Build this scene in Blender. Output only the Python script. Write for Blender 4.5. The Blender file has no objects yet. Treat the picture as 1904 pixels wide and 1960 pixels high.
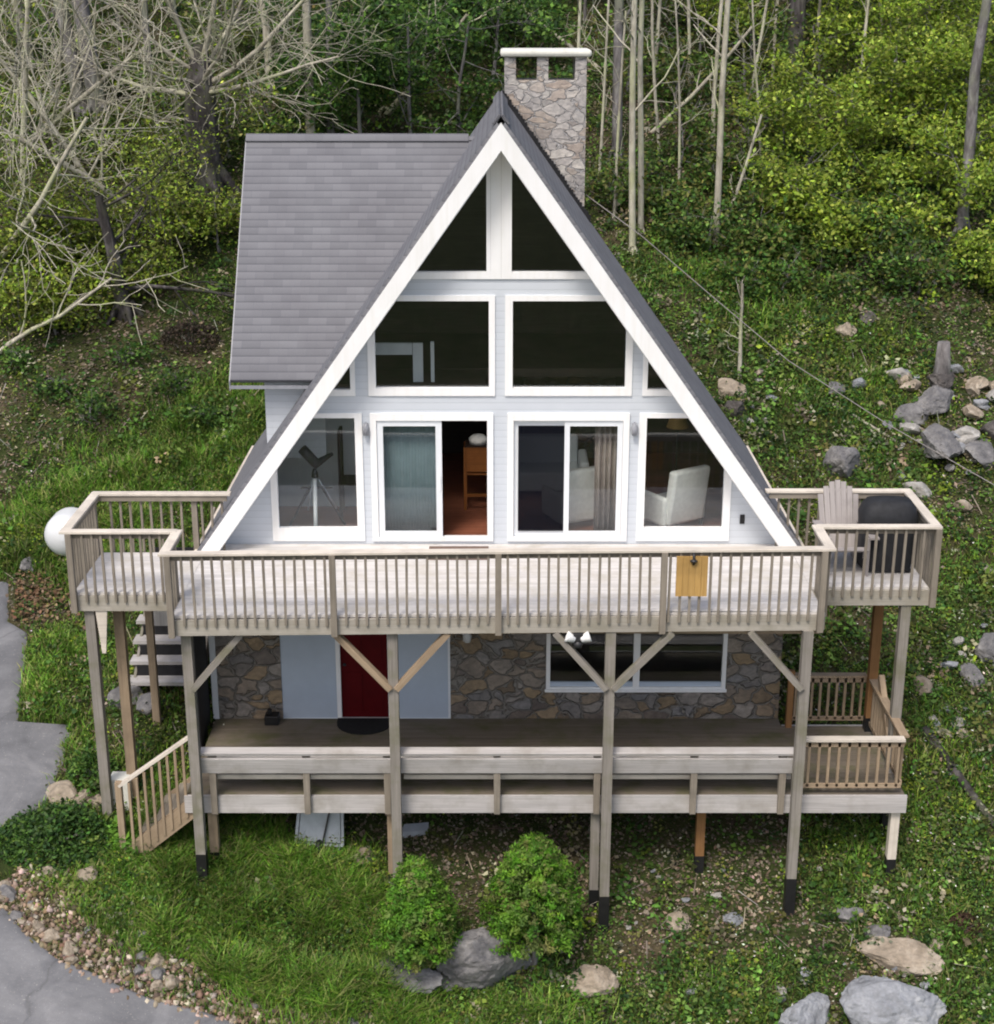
import bpy, math, random
import numpy as np
from mathutils import Vector, Matrix
R = math.radians
scene = bpy.context.scene
# ------------------------------------------------------------------ camera, sky, sun, exposure
F_, TH, PX, PY = 2950.0, R(18.4), 952.0, 980.0          # lens of the photograph in a 1904 x 1960 copy of it
CAM = Vector((0.0, -24.17, 8.6))
cam_data = bpy.data.cameras.new('camera')
cam = bpy.data.objects.new('camera', cam_data)
scene.collection.objects.link(cam)
cam.location = CAM
cam.rotation_euler = (R(90) - TH, 0, 0)
cam_data.sensor_fit = 'HORIZONTAL'; cam_data.sensor_width = 36.0
cam_data.lens = F_ / 1904.0 * 36.0
cam_data.clip_start = 0.1; cam_data.clip_end = 3000
scene.camera = cam
SUN_EL, SUN_AZ = R(56), R(203)      # azimuth clockwise from +Y (away from camera): light comes from front, a little left
world = bpy.data.worlds.new('World'); scene.world = world; world.use_nodes = True
wn = world.node_tree.nodes; wl = world.node_tree.links
bg = wn['Background']
sky = wn.new('ShaderNodeTexSky'); sky.sky_type = 'NISHITA'; sky.sun_disc = False
sky.sun_elevation = SUN_EL; sky.sun_rotation = SUN_AZ
sky.air_density = 1.0; sky.dust_density = 4.0; sky.ozone_density = 0.6
wl.new(sky.outputs[0], bg.inputs[0]); bg.inputs[1].default_value = 0.125
sl = bpy.data.lights.new('sun', 'SUN'); sl.energy = 1.5; sl.angle = R(16); sl.color = (1.0, 0.95, 0.88)
so = bpy.data.objects.new('sun', sl); scene.collection.objects.link(so)
sdir = Vector((math.sin(SUN_AZ) * math.cos(SUN_EL), math.cos(SUN_AZ) * math.cos(SUN_EL), math.sin(SUN_EL)))
so.rotation_euler = sdir.to_track_quat('Z', 'Y').to_euler()
scene.view_settings.view_transform = 'Standard'; scene.view_settings.look = 'None'
scene.view_settings.gamma = 1.0; scene.view_settings.exposure = 0.60
scene.render.engine = 'CYCLES'
try:
    scene.cycles.filter_width = 2.0
    scene.cycles.max_bounces = 6; scene.cycles.transparent_max_bounces = 12
    scene.cycles.use_denoising = True
except Exception: pass

# ------------------------------------------------------------------ helpers
COL = scene.collection
def tag(o, label=None, cat=None, group=None, kind=None):
    if label: o['label'] = label
    if cat: o['category'] = cat
    if group: o['group'] = group
    if kind: o['kind'] = kind
    return o
def empty(name, loc=(0, 0, 0), label=None, cat=None, group=None):
    o = bpy.data.objects.new(name, None); COL.objects.link(o); o.location = loc
    o.empty_display_size = 0.2
    return tag(o, label, cat, group)
def V(*a): return np.array(a, float)
rng = np.random.default_rng(7); random.seed(7)

class MB:
    """collects shapes, then links them as one mesh object; uv.x runs along a board in metres"""
    def __init__(s): s.v = []; s.f = []; s.uv = []; s.sm = []
    def poly(s, pts, uv=None, smooth=False):
        i = len(s.v); s.v += [tuple(p) for p in pts]
        s.f.append(tuple(range(i, i + len(pts)))); s.sm.append(smooth)
        s.uv.append(uv if uv else [(0, 0)] * len(pts))
    def hexa(s, c):
        """8 corners: 4 at start (loop) then 4 at end, board axis from start to end"""
        c = [np.array(p, float) for p in c]
        L = np.linalg.norm(c[4] - c[0]); o = random.uniform(0, 50); w = random.uniform(0, 50)
        i = len(s.v); s.v += [tuple(p) for p in c]
        a = np.linalg.norm(c[1] - c[0]); b = np.linalg.norm(c[2] - c[1])
        def add(idx, uv): s.f.append(tuple(i + k for k in idx)); s.uv.append(uv); s.sm.append(False)
        add((3, 2, 1, 0), [(o, w), (o, w + b), (o + a, w + b), (o + a, w)])
        add((4, 5, 6, 7), [(o, w), (o + a, w), (o + a, w + b), (o, w + b)])
        y = w
        for k in range(4):
            n = (k + 1) % 4; d = a if k % 2 == 0 else b
            add((k, n, 4 + n, 4 + k), [(o, y), (o, y + d), (o + L, y + d), (o + L, y)]); y += d
    def bar(s, p, q, w, h, up=(0, 0, 1)):
        """board from p to q, w across, h along up"""
        p = np.array(p, float); q = np.array(q, float); d = q - p; d /= np.linalg.norm(d)
        up = np.array(up, float); sd = np.cross(d, up); sd /= np.linalg.norm(sd); u = np.cross(sd, d)
        a, b = sd * w / 2, u * h / 2
        s.hexa([p - a - b, p + a - b, p + a + b, p - a + b, q - a - b, q + a - b, q + a + b, q - a + b])
    def box(s, x0, x1, y0, y1, z0, z1, axis=0):
        lo = (x0, y0, z0); hi = (x1, y1, z1); m = [(a + b) / 2 for a, b in zip(lo, hi)]
        p = list(m); q = list(m); p[axis] = lo[axis]; q[axis] = hi[axis]
        d = [h - l for l, h in zip(lo, hi)]
        if axis == 2: s.bar(p, q, d[0], d[1], (0, 1, 0))
        elif axis == 0: s.bar(p, q, d[1], d[2])
        else: s.bar(p, q, d[0], d[2])
    def prism(s, pts, off):
        """flat polygon pts pushed by vector off"""
        off = np.array(off, float); A = [np.array(p, float) for p in pts]; B = [p + off for p in A]
        n = len(A); nrm = np.zeros(3)
        for k in range(n): nrm += np.cross(A[k], A[(k + 1) % n])
        if np.dot(nrm, off) > 0: A = A[::-1]; B = B[::-1]
        ex = A[1] - A[0]; ex /= np.linalg.norm(ex); ey = np.cross(ex, off / np.linalg.norm(off))
        U = [(float(np.dot(p, ex)), float(np.dot(p, ey))) for p in A]
        s.poly(A, U); s.poly(B[::-1], U[::-1])
        for k in range(n):
            m = (k + 1) % n; s.poly([A[m], A[k], B[k], B[m]], [(0, 0), (0, .1), (1, .1), (1, 0)])
    def tube(s, pts, rad, sides=6, cap=True, smooth=True):
        pts = [np.array(p, float) for p in pts]; n = len(pts)
        if not hasattr(rad, '__len__'): rad = [rad] * n
        base = len(s.v); ref = None; t0 = pts[1] - pts[0]
        ref = np.array((0, 0, 1.)) if abs(t0[2]) < .9 * np.linalg.norm(t0) else np.array((1., 0, 0))
        acc = 0
        for k in range(n):
            t = pts[min(k + 1, n - 1)] - pts[max(k - 1, 0)]; t = t / (np.linalg.norm(t) + 1e-9)
            a = np.cross(t, ref); a /= np.linalg.norm(a) + 1e-9; b = np.cross(t, a); ref = np.cross(a, t)
            for j in range(sides):
                an = 2 * math.pi * j / sides
                s.v.append(tuple(pts[k] + rad[k] * (math.cos(an) * a + math.sin(an) * b)))
        for k in range(n - 1):
            L = np.linalg.norm(pts[k + 1] - pts[k])
            for j in range(sides):
                m = (j + 1) % sides
                s.f.append((base + k * sides + j, base + k * sides + m, base + (k + 1) * sides + m, base + (k + 1) * sides + j)[::-1])
                s.uv.append([(acc + L, j * .1), (acc + L, j * .1 + .1), (acc, j * .1 + .1), (acc, j * .1)]); s.sm.append(smooth)
            acc += L
        if cap:
            s.f.append(tuple(base + j for j in range(sides))); s.uv.append([(0, 0)] * sides); s.sm.append(False)
            s.f.append(tuple(base + (n - 1) * sides + j for j in range(sides))[::-1]); s.uv.append([(0, 0)] * sides); s.sm.append(False)
    def lathe(s, prof, c=(0, 0, 0), sides=20, M=None):
        """prof: (r, z) list revolved round z"""
        base = len(s.v)
        for r, z in prof:
            for j in range(sides):
                an = 2 * math.pi * j / sides; p = Vector((r * math.cos(an), r * math.sin(an), z))
                if M: p = M @ p
                s.v.append((p[0] + c[0], p[1] + c[1], p[2] + c[2]))
        for k in range(len(prof) - 1):
            for j in range(sides):
                m = (j + 1) % sides
                s.f.append((base + k * sides + j, base + k * sides + m, base + (k + 1) * sides + m, base + (k + 1) * sides + j))
                s.uv.append([(0, 0)] * 4); s.sm.append(True)
    def build(s, name, mat, parent=None, bevel=0):
        me = bpy.data.meshes.new(name); me.from_pydata(s.v, [], s.f)
        uvl = me.uv_layers.new(name='UVMap')
        flat = np.array([c for u in s.uv for c in u], np.float32).ravel(); uvl.data.foreach_set('uv', flat)
        me.polygons.foreach_set('use_smooth', np.array(s.sm, bool))
        me.materials.append(mat); me.update()
        o = bpy.data.objects.new(name, me); COL.objects.link(o)
        if bevel:
            b = o.modifiers.new('bevel', 'BEVEL'); b.width = bevel; b.segments = 2; b.limit_method = 'ANGLE'
        if parent:
            o.parent = parent
            o.matrix_parent_inverse = Matrix.Translation(parent_loc(parent)).inverted()
        return o
def parent_loc(o):
    l = Vector(o.location)
    # parts are built in world coordinates; every mesh part sits at the origin so only Empties move
    return l

# ---- materials
def mat(name):
    m = bpy.data.materials.new(name); m.use_nodes = True; nt = m.node_tree
    return m, nt.nodes, nt.links, nt.nodes['Principled BSDF']
def ramp(n, l, src, stops):
    r = n.new('ShaderNodeValToRGB'); e = r.color_ramp.elements
    while len(e) < len(stops): e.new(0.5)
    for x, (p, c) in zip(e, stops): x.position = p; x.color = (*c, 1)
    l.new(src, r.inputs[0]); return r.outputs[0]
def noise(n, l, vec, scale, detail=4, rough=.6, dist=0):
    t = n.new('ShaderNodeTexNoise'); t.inputs['Scale'].default_value = scale; t.inputs['Detail'].default_value = detail
    t.inputs['Roughness'].default_value = rough; t.inputs['Distortion'].default_value = dist
    if vec: l.new(vec, t.inputs['Vector'])
    return t.outputs['Fac']
def mapping(n, l, src, sc):
    m = n.new('ShaderNodeMapping'); m.inputs['Scale'].default_value = sc; l.new(src, m.inputs['Vector']); return m.outputs[0]
def mix(n, l, fac, a, b, mode='MIX'):
    m = n.new('ShaderNodeMix'); m.data_type = 'RGBA'; m.blend_type = mode
    for s_, k in ((fac, 0), (a, 6), (b, 7)):
        if isinstance(s_, (int, float)): m.inputs[k].default_value = s_
        elif isinstance(s_, tuple): m.inputs[k].default_value = (*s_, 1)
        else: l.new(s_, m.inputs[k])
    return m.outputs[2]
def bump(n, l, b, h, strength=.3, dist=.02):
    u = n.new('ShaderNodeBump'); u.inputs['Strength'].default_value = strength; u.inputs['Distance'].default_value = dist
    l.new(h, u.inputs['Height']); l.new(u.outputs[0], b.inputs['Normal'])
def tc(n, k): return n.new('ShaderNodeTexCoord').outputs[k]

def wood(name, dark, mid, light, rough=.8, moss=None):
    m, n, l, b = mat(name); uv = tc(n, 'UV')
    g = noise(n, l, mapping(n, l, uv, (1.2, 45, 1)), 1, 5, .65, .4)
    t = noise(n, l, mapping(n, l, uv, (.35, 5, 1)), 1, 2, .5)
    c = ramp(n, l, g, [(.28, dark), (.5, mid), (.74, light)])
    c2 = ramp(n, l, t, [(.3, tuple(x * .72 for x in mid)), (.7, tuple(min(1, x * 1.25) for x in mid))])
    o = mix(n, l, .5, c, c2)
    blot = noise(n, l, mapping(n, l, tc(n, 'Object'), (1, 1, 1)), 2.3, 4, .6)
    o = mix(n, l, ramp(n, l, blot, [(.46, (0, 0, 0)), (.68, (.8, .8, .8))]), o, moss or tuple(x * .7 for x in mid))
    l.new(o, b.inputs['Base Color']); b.inputs['Roughness'].default_value = rough
    b.inputs['Specular IOR Level'].default_value = .25
    bump(n, l, b, g, .35, .006); return m
def plain(name, c, rough=.6, var=.12, scale=6, metal=0, spec=.4):
    m, n, l, b = mat(name)
    f = noise(n, l, tc(n, 'Object'), scale, 4, .6)
    o = ramp(n, l, f, [(.3, tuple(x * (1 - var) for x in c)), (.7, tuple(min(1, x * (1 + var)) for x in c))])
    l.new(o, b.inputs['Base Color']); b.inputs['Roughness'].default_value = rough; b.inputs['Metallic'].default_value = metal
    b.inputs['Specular IOR Level'].default_value = spec
    return m
def stone(name, cols, scale, mortar, zs=1.3, mw=.045, rough=.85):
    m, n, l, b = mat(name)
    p = mapping(n, l, tc(n, 'Object'), (1, 1, zs))
    w = n.new('ShaderNodeTexNoise'); w.inputs['Scale'].default_value = 3.2; w.inputs['Detail'].default_value = 5; l.new(p, w.inputs['Vector'])
    pv = mix(n, l, .36, p, w.outputs['Color'], 'ADD')
    def vor(feat):
        v = n.new('ShaderNodeTexVoronoi'); v.feature = feat; v.inputs['Scale'].default_value = scale; l.new(pv, v.inputs['Vector']); return v
    a = vor('F1'); e = vor('DISTANCE_TO_EDGE')
    sep = n.new('ShaderNodeSeparateColor'); l.new(a.outputs['Color'], sep.inputs[0])
    k = len(cols); c = ramp(n, l, sep.outputs[0], [((i + .5) / k, x) for i, x in enumerate(cols)])
    nz = noise(n, l, p, 9, 6, .7)
    c = mix(n, l, .75, c, ramp(n, l, nz, [(.3, (.48, .47, .46)), (.68, (1.4, 1.36, 1.3))]), 'MULTIPLY')
    big = noise(n, l, p, 1.3, 3, .6); c = mix(n, l, .5, c, ramp(n, l, big, [(.35, (.55, .54, .55)), (.65, (1.2, 1.15, 1.08))]), 'MULTIPLY')
    ef = ramp(n, l, e.outputs['Distance'], [(mw * .4, (0, 0, 0)), (mw * 1.4, (1, 1, 1))])
    c = mix(n, l, ef, mortar, c)
    l.new(c, b.inputs['Base Color']); b.inputs['Roughness'].default_value = rough; b.inputs['Specular IOR Level'].default_value = .2
    h = mix(n, l, .3, ef, nz); bump(n, l, b, h, 1.0, .09); return m
M = {}
M['deck'] = wood('pale_deck_wood', (.44, .42, .405), (.62, .598, .58), (.75, .73, .71), moss=(.50, .47, .42))
M['cap'] = wood('pale_rail_wood', (.44, .39, .32), (.64, .58, .50), (.76, .71, .63))
M['rail'] = wood('weathered_rail_wood', (.13, .112, .09), (.245, .215, .175), (.36, .32, .27))
M['rim'] = wood('weathered_rim_wood', (.21, .19, .165), (.37, .345, .30), (.50, .47, .42), moss=(.27, .25, .20))
M['post'] = wood('grey_post_wood', (.12, .11, .095), (.245, .225, .20), (.37, .345, .315), moss=(.17, .165, .11))
M['tan'] = wood('tan_post_wood', (.17, .12, .075), (.33, .25, .17), (.44, .35, .25))
M['orange'] = wood('orange_post_wood', (.14, .065, .025), (.26, .135, .055), (.34, .19, .09))
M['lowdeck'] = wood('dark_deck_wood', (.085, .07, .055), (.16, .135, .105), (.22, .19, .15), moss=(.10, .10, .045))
M['bench'] = wood('grey_bench_wood', (.26, .25, .235), (.45, .43, .42), (.61, .585, .575), moss=(.32, .30, .27))
def m_paint(name, c):
    m, n, l, b = mat(name); o = tc(n, 'Object')
    f = noise(n, l, mapping(n, l, o, (9, 9, .7)), 1, 5, .65); g = noise(n, l, o, 1.7, 5, .6)
    k = ramp(n, l, f, [(.30, tuple(x * .94 for x in (c[0], c[1] * .995, c[2] * .97))), (.55, c)])
    k = mix(n, l, .6, k, ramp(n, l, g, [(.3, (.93, .93, .92)), (.6, (1, 1, 1))]), 'MULTIPLY')
    l.new(k, b.inputs['Base Color']); b.inputs['Roughness'].default_value = .5; b.inputs['Specular IOR Level'].default_value = .3; return m
M['white'] = m_paint('white_paint', (.88, .885, .89))
M['white2'] = plain('white_vinyl', (.74, .77, .80), .4, .03, 3)
M['black'] = plain('black_paint', (.012, .012, .013), .5, .3)
M['blackcloth'] = plain('black_cover', (.014, .015, .018), .72, .4, 9)
M['door'] = plain('red_paint', (.085, .002, .004), .55, .12, 5, 0, .15)
M['panel'] = plain('pale_blue_panel', (.46, .53, .62), .5, .04, 3)
M['tank'] = plain('white_tank_paint', (.64, .66, .68), .35, .05, 4)
M['iron'] = plain('dark_metal', (.03, .03, .033), .45, .3)
M['fabric'] = plain('cream_fabric', (.80, .79, .75), .9, .08, 14)
M['mesh'] = None
M['screen'] = plain('grey_green_blind', (.17, .23, .25), .8, .10, 5)
M['curtain'] = plain('beige_curtain', (.36, .30, .27), .9, .15, 8)
M['inwall'] = plain('pale_interior_wall', (.72, .76, .78), .9, .05, 3)
M['inwood'] = wood('orange_furniture_wood', (.14, .045, .01), (.24, .085, .02), (.33, .13, .035), .5)
M['darkwood'] = wood('dark_furniture_wood', (.015, .01, .008), (.035, .022, .016), (.06, .04, .03), .5)
M['infloor'] = wood('red_brown_floorboards', (.13, .045, .025), (.26, .095, .055), (.36, .15, .10), .35)
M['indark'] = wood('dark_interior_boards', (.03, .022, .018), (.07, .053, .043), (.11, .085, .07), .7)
M['mat'] = plain('black_doormat', (.010, .010, .011), .95, .4, 30)
M['bmat'] = plain('brown_doormat', (.17, .12, .10), .95, .25, 30)
M['golden'] = wood('golden_wood', (.30, .17, .05), (.47, .29, .10), (.58, .39, .17), .6)
M['adiron'] = wood('taupe_chair_wood', (.20, .18, .175), (.31, .285, .275), (.41, .38, .365))
M['barrow'] = plain('pale_grey_metal', (.42, .45, .50), .4, .15, 5)
M['stone'] = stone('fieldstone', [(.19, .155, .12), (.30, .235, .155), (.34, .27, .19), (.21, .205, .205), (.32, .30, .28), (.15, .13, .12), (.30, .26, .22), (.25, .25, .255)], 3.0, (.24, .225, .20), 1.45, .06)
M['chim'] = stone('chimney_stone', [(.40, .39, .395), (.52, .51, .505), (.40, .35, .32), (.50, .44, .39), (.31, .305, .31), (.58, .57, .555), (.45, .44, .445)], 3.4, (.44, .43, .43), 1.7, .04)
M['dullblack'] = plain('dull_black', (.012, .012, .014), .6, .5, 12)  # chimney flashing, black side panel, and the painted shade between side stair treads
M['concrete'] = plain('pale_concrete', (.66, .66, .60), .85, .12, 7)
M['rock'] = None

def m_siding():
    m, n, l, b = mat('pale_lap_siding')
    sx = n.new('ShaderNodeSeparateXYZ'); l.new(tc(n, 'Object'), sx.inputs[0])
    w = n.new('ShaderNodeMath'); w.operation = 'MULTIPLY'; w.inputs[1].default_value = 1 / .115; l.new(sx.outputs[2], w.inputs[0])
    fr = n.new('ShaderNodeMath'); fr.operation = 'FRACT'; l.new(w.outputs[0], fr.inputs[0])
    c = ramp(n, l, fr.outputs[0], [(0, (.40, .44, .48)), (.1, (.56, .60, .65)), (.93, (.58, .62, .67)), (1, (.66, .70, .74))])
    nz = noise(n, l, tc(n, 'Object'), 2, 4, .6)
    c = mix(n, l, .25, c, ramp(n, l, nz, [(.3, (.8, .8, .82)), (.7, (1, 1, 1))]), 'MULTIPLY')
    l.new(c, b.inputs['Base Color']); b.inputs['Roughness'].default_value = .5
    inv = n.new('ShaderNodeMath'); inv.operation = 'SUBTRACT'; inv.inputs[0].default_value = 1; l.new(fr.outputs[0], inv.inputs[1])
    bump(n, l, b, inv.outputs[0], .5, .012); return m
M['siding'] = m_siding()
def m_shingle():
    m, n, l, b = mat('grey_shingles'); uv = tc(n, 'UV')
    t = n.new('ShaderNodeTexBrick'); l.new(uv, t.inputs['Vector'])
    t.inputs['Scale'].default_value = 1; t.inputs['Brick Width'].default_value = .31; t.inputs['Row Height'].default_value = .145
    t.inputs['Mortar Size'].default_value = .002; t.inputs['Mortar Smooth'].default_value = .3; t.inputs['Bias'].default_value = 0
    t.inputs['Color1'].default_value = (.172, .176, .192, 1); t.inputs['Color2'].default_value = (.205, .209, .226, 1); t.inputs['Mortar'].default_value = (.15, .155, .18, 1)
    nz = noise(n, l, uv, 1.1, 5, .6); fine = noise(n, l, uv, 60, 3, .7)
    c = mix(n, l, .55, t.outputs['Color'], ramp(n, l, nz, [(.3, (.72, .70, .72)), (.7, (1.0, 1.0, 1.0))]), 'MULTIPLY')
    c = mix(n, l, .35, c, ramp(n, l, fine, [(.3, (.55, .55, .55)), (.7, (1, 1, 1))]), 'MULTIPLY')
    l.new(c, b.inputs['Base Color']); b.inputs['Roughness'].default_value = .85; b.inputs['Specular IOR Level'].default_value = .2
    # each course rises towards its lower edge
    sx = n.new('ShaderNodeSeparateXYZ'); l.new(uv, sx.inputs[0])
    w = n.new('ShaderNodeMath'); w.operation = 'DIVIDE'; w.inputs[1].default_value = .145; l.new(sx.outputs[1], w.inputs[0])
    fr = n.new('ShaderNodeMath'); fr.operation = 'FRACT'; l.new(w.outputs[0], fr.inputs[0])
    inv = n.new('ShaderNodeMath'); inv.operation = 'SUBTRACT'; inv.inputs[0].default_value = 1; l.new(fr.outputs[0], inv.inputs[1])
    edge = ramp(n, l, fr.outputs[0], [(0, (.66, .66, .68)), (.22, (.95, .95, .95)), (1, (1.08, 1.08, 1.08))])
    c = mix(n, l, 1.0, c, edge, 'MULTIPLY'); l.new(c, b.inputs['Base Color'])
    bump(n, l, b, inv.outputs[0], .8, .02); return m
M['shingle'] = m_shingle()
def m_glass():
    m, n, l, b = mat('window_glass'); n.remove(b)
    tr = n.new('ShaderNodeBsdfTransparent'); tr.inputs[0].default_value = (.93, .95, .95, 1)
    gl = n.new('ShaderNodeBsdfGlossy'); gl.inputs['Roughness'].default_value = .02; gl.inputs[0].default_value = (.9, .95, 1, 1)
    lw = n.new('ShaderNodeLayerWeight'); lw.inputs['Blend'].default_value = .5
    pw = n.new('ShaderNodeMath'); pw.operation = 'POWER'; pw.inputs[1].default_value = 3.5; l.new(lw.outputs['Facing'], pw.inputs[0])
    fz = n.new('ShaderNodeMath'); fz.operation = 'MULTIPLY_ADD'; fz.inputs[1].default_value = .7; fz.inputs[2].default_value = .06; l.new(pw.outputs[0], fz.inputs[0])
    mx = n.new('ShaderNodeMixShader'); l.new(fz.outputs[0], mx.inputs[0]); l.new(tr.outputs[0], mx.inputs[1]); l.new(gl.outputs[0], mx.inputs[2])
    l.new(mx.outputs[0], n['Material Output'].inputs[0]); return m
M['glass'] = m_glass()
def m_mesh():
    m, n, l, b = mat('insect_mesh'); b.inputs['Base Color'].default_value = (.008, .009, .014, 1); b.inputs['Roughness'].default_value = 1; b.inputs['Specular IOR Level'].default_value = 0
    tr = n.new('ShaderNodeBsdfTransparent'); mx = n.new('ShaderNodeMixShader'); mx.inputs[0].default_value = .62
    l.new(tr.outputs[0], mx.inputs[1]); l.new(b.outputs[0], mx.inputs[2]); l.new(mx.outputs[0], n['Material Output'].inputs[0]); return m
M['mesh'] = m_mesh()
def m_leaf(name, trans=.25, rough=.6):
    m, n, l, b = mat(name)
    a = n.new('ShaderNodeAttribute'); a.attribute_name = 'tint'
    l.new(a.outputs['Color'], b.inputs['Base Color']); b.inputs['Roughness'].default_value = rough; b.inputs['Specular IOR Level'].default_value = .25
    t = n.new('ShaderNodeBsdfTranslucent'); l.new(a.outputs['Color'], t.inputs[0])
    mx = n.new('ShaderNodeMixShader'); mx.inputs[0].default_value = trans
    l.new(b.outputs[0], mx.inputs[1]); l.new(t.outputs[0], mx.inputs[2]); l.new(mx.outputs[0], n['Material Output'].inputs[0]); return m
M['leaf'] = m_leaf('leaves')
M['litter'] = m_leaf('dry_litter', .05, .9)
def m_bark(name, dark, mid, light, sc=5):
    m, n, l, b = mat(name)
    f = noise(n, l, mapping(n, l, tc(n, 'Object'), (1, 1, .35)), sc, 6, .7, .5)
    c = ramp(n, l, f, [(.3, dark), (.5, mid), (.68, light)])
    g = noise(n, l, tc(n, 'Object'), 1.2, 3, .5)
    c = mix(n, l, ramp(n, l, g, [(.5, (0, 0, 0)), (.7, (.6, .6, .6))]), c, (light[0] * .8, light[1] * .9, light[2] * .6))
    l.new(c, b.inputs['Base Color']); b.inputs['Roughness'].default_value = .9; b.inputs['Specular IOR Level'].default_value = .15
    bump(n, l, b, f, .6, .02); return m
M['bark_pale'] = m_bark('pale_lichen_bark', (.20, .18, .145), (.40, .375, .305), (.58, .555, .46))
M['bark_grey'] = m_bark('grey_bark', (.07, .065, .065), (.17, .16, .16), (.33, .32, .32))
M['bark_dark'] = m_bark('dark_furrowed_bark', (.018, .016, .016), (.055, .05, .05), (.15, .14, .14), 4)
def m_rock(name, a, c_, lite):
    m, n, l, b = mat(name); o = tc(n, 'Object')
    f = noise(n, l, o, 2.2, 8, .65, .3); g = noise(n, l, o, 11, 6, .7)
    c = ramp(n, l, f, [(.3, a), (.52, c_), (.72, lite)])
    c = mix(n, l, .5, c, ramp(n, l, g, [(.32, (.45, .45, .45)), (.66, (1, 1, 1))]), 'MULTIPLY')
    l.new(c, b.inputs['Base Color']); b.inputs['Roughness'].default_value = .9; b.inputs['Specular IOR Level'].default_value = .2
    bump(n, l, b, mix(n, l, .5, f, g), .8, .05); return m
M['rock'] = m_rock('grey_rock', (.10, .10, .11), (.21, .205, .205), (.34, .33, .32))
M['rock_blue'] = m_rock('blue_grey_rock', (.19, .20, .215), (.32, .335, .36), (.47, .48, .49))
M['rock_tan'] = m_rock('tan_rock', (.20, .165, .12), (.38, .32, .25), (.56, .50, .41))
M['rock_pale'] = m_rock('pale_rock', (.26, .25, .23), (.40, .385, .36), (.58, .57, .54))
M['rock_dark'] = m_rock('dark_rock', (.05, .045, .045), (.115, .105, .10), (.21, .195, .185))
def m_asphalt():
    m, n, l, b = mat('grey_asphalt'); o = tc(n, 'Object')
    f = noise(n, l, o, .9, 6, .65, .6); g = noise(n, l, o, 90, 3, .7); h = noise(n, l, mapping(n, l, o, (1, 2.5, 1)), 3, 5, .7)
    c = ramp(n, l, f, [(.3, (.115, .118, .128)), (.5, (.172, .175, .186)), (.7, (.25, .252, .262))])
    c = mix(n, l, .5, c, ramp(n, l, g, [(.3, (.6, .6, .6)), (.7, (1, 1, 1))]), 'MULTIPLY')
    c = mix(n, l, .35, c, ramp(n, l, h, [(.35, (.55, .55, .56)), (.65, (1, 1, 1))]), 'MULTIPLY')
    cv = n.new('ShaderNodeTexVoronoi'); cv.feature = 'DISTANCE_TO_EDGE'; cv.inputs['Scale'].default_value = .22
    wv_ = n.new('ShaderNodeTexNoise'); wv_.inputs['Scale'].default_value = 1.3; wv_.inputs['Detail'].default_value = 6; l.new(o, wv_.inputs['Vector']); l.new(mix(n, l, .5, o, wv_.outputs['Color'], 'ADD'), cv.inputs['Vector'])
    c = mix(n, l, ramp(n, l, cv.outputs['Distance'], [(0, (.4, .4, .4)), (.005, (0, 0, 0))]), c, (.05, .05, .052))
    sp_ = noise(n, l, o, 38, 2, .5); c = mix(n, l, ramp(n, l, sp_, [(.66, (0, 0, 0)), (.72, (.6, .6, .6))]), c, (.34, .33, .31))
    l.new(c, b.inputs['Base Color']); b.inputs['Roughness'].default_value = .85; bump(n, l, b, g, .3, .01); return m
M['asphalt'] = m_asphalt()
def m_soil():
    m, n, l, b = mat('hillside_soil'); o = tc(n, 'Object')
    f = noise(n, l, o, .55, 7, .65, .4); g = noise(n, l, o, 14, 5, .75); k = noise(n, l, o, 4, 5, .7)
    c = ramp(n, l, f, [(.3, (.032, .045, .018)), (.48, (.05, .068, .022)), (.58, (.085, .075, .043)), (.74, (.14, .115, .08))])
    c = mix(n, l, .7, c, ramp(n, l, g, [(.3, (.35, .34, .32)), (.7, (1.25, 1.2, 1.1))]), 'MULTIPLY')
    c = mix(n, l, ramp(n, l, k, [(.55, (0, 0, 0)), (.7, (.8, .8, .8))]), c, (.04, .06, .016))
    l.new(c, b.inputs['Base Color']); b.inputs['Roughness'].default_value = .95; b.inputs['Specular IOR Level'].default_value = .1
    bump(n, l, b, g, .9, .06); return m
M['soil'] = m_soil()

# ------------------------------------------------------------------ terrain
_H = rng.random((256, 256))
def vnoise(x, y, s):
    x = np.asarray(x, float) / s + 40.3; y = np.asarray(y, float) / s + 71.7
    i = np.floor(x).astype(int); j = np.floor(y).astype(int); u = x - i; v = y - j
    u = u * u * (3 - 2 * u); v = v * v * (3 - 2 * v)
    h = lambda a, b: _H[a % 256, b % 256]
    return (h(i, j) * (1 - u) + h(i + 1, j) * u) * (1 - v) + (h(i, j + 1) * (1 - u) + h(i + 1, j + 1) * u) * v
def fbm(x, y, s, o=3):
    r = 0; a = 1; t = 0
    for k in range(o): r = r + a * vnoise(np.asarray(x) + 13.7 * k, np.asarray(y) - 9.1 * k, s / 2 ** k); t += a; a *= .5
    return r / t
def sstep(x, a, b): k = np.clip((np.asarray(x, float) - a) / (b - a), 0, 1); return k * k * (3 - 2 * k)
EDGE_PX = [(20, 1120), (15, 1190), (52, 1212), (47, 1300), (36, 1386), (135, 1395), (118, 1460), (95, 1530), (45, 1572), (-10, 1612), (-70, 1655), (-45, 1695),
           (0, 1735), (60, 1795), (130, 1850), (250, 1903), (400, 1945), (520, 1990), (640, 2040), (760, 2100), (880, 2170)]
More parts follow.
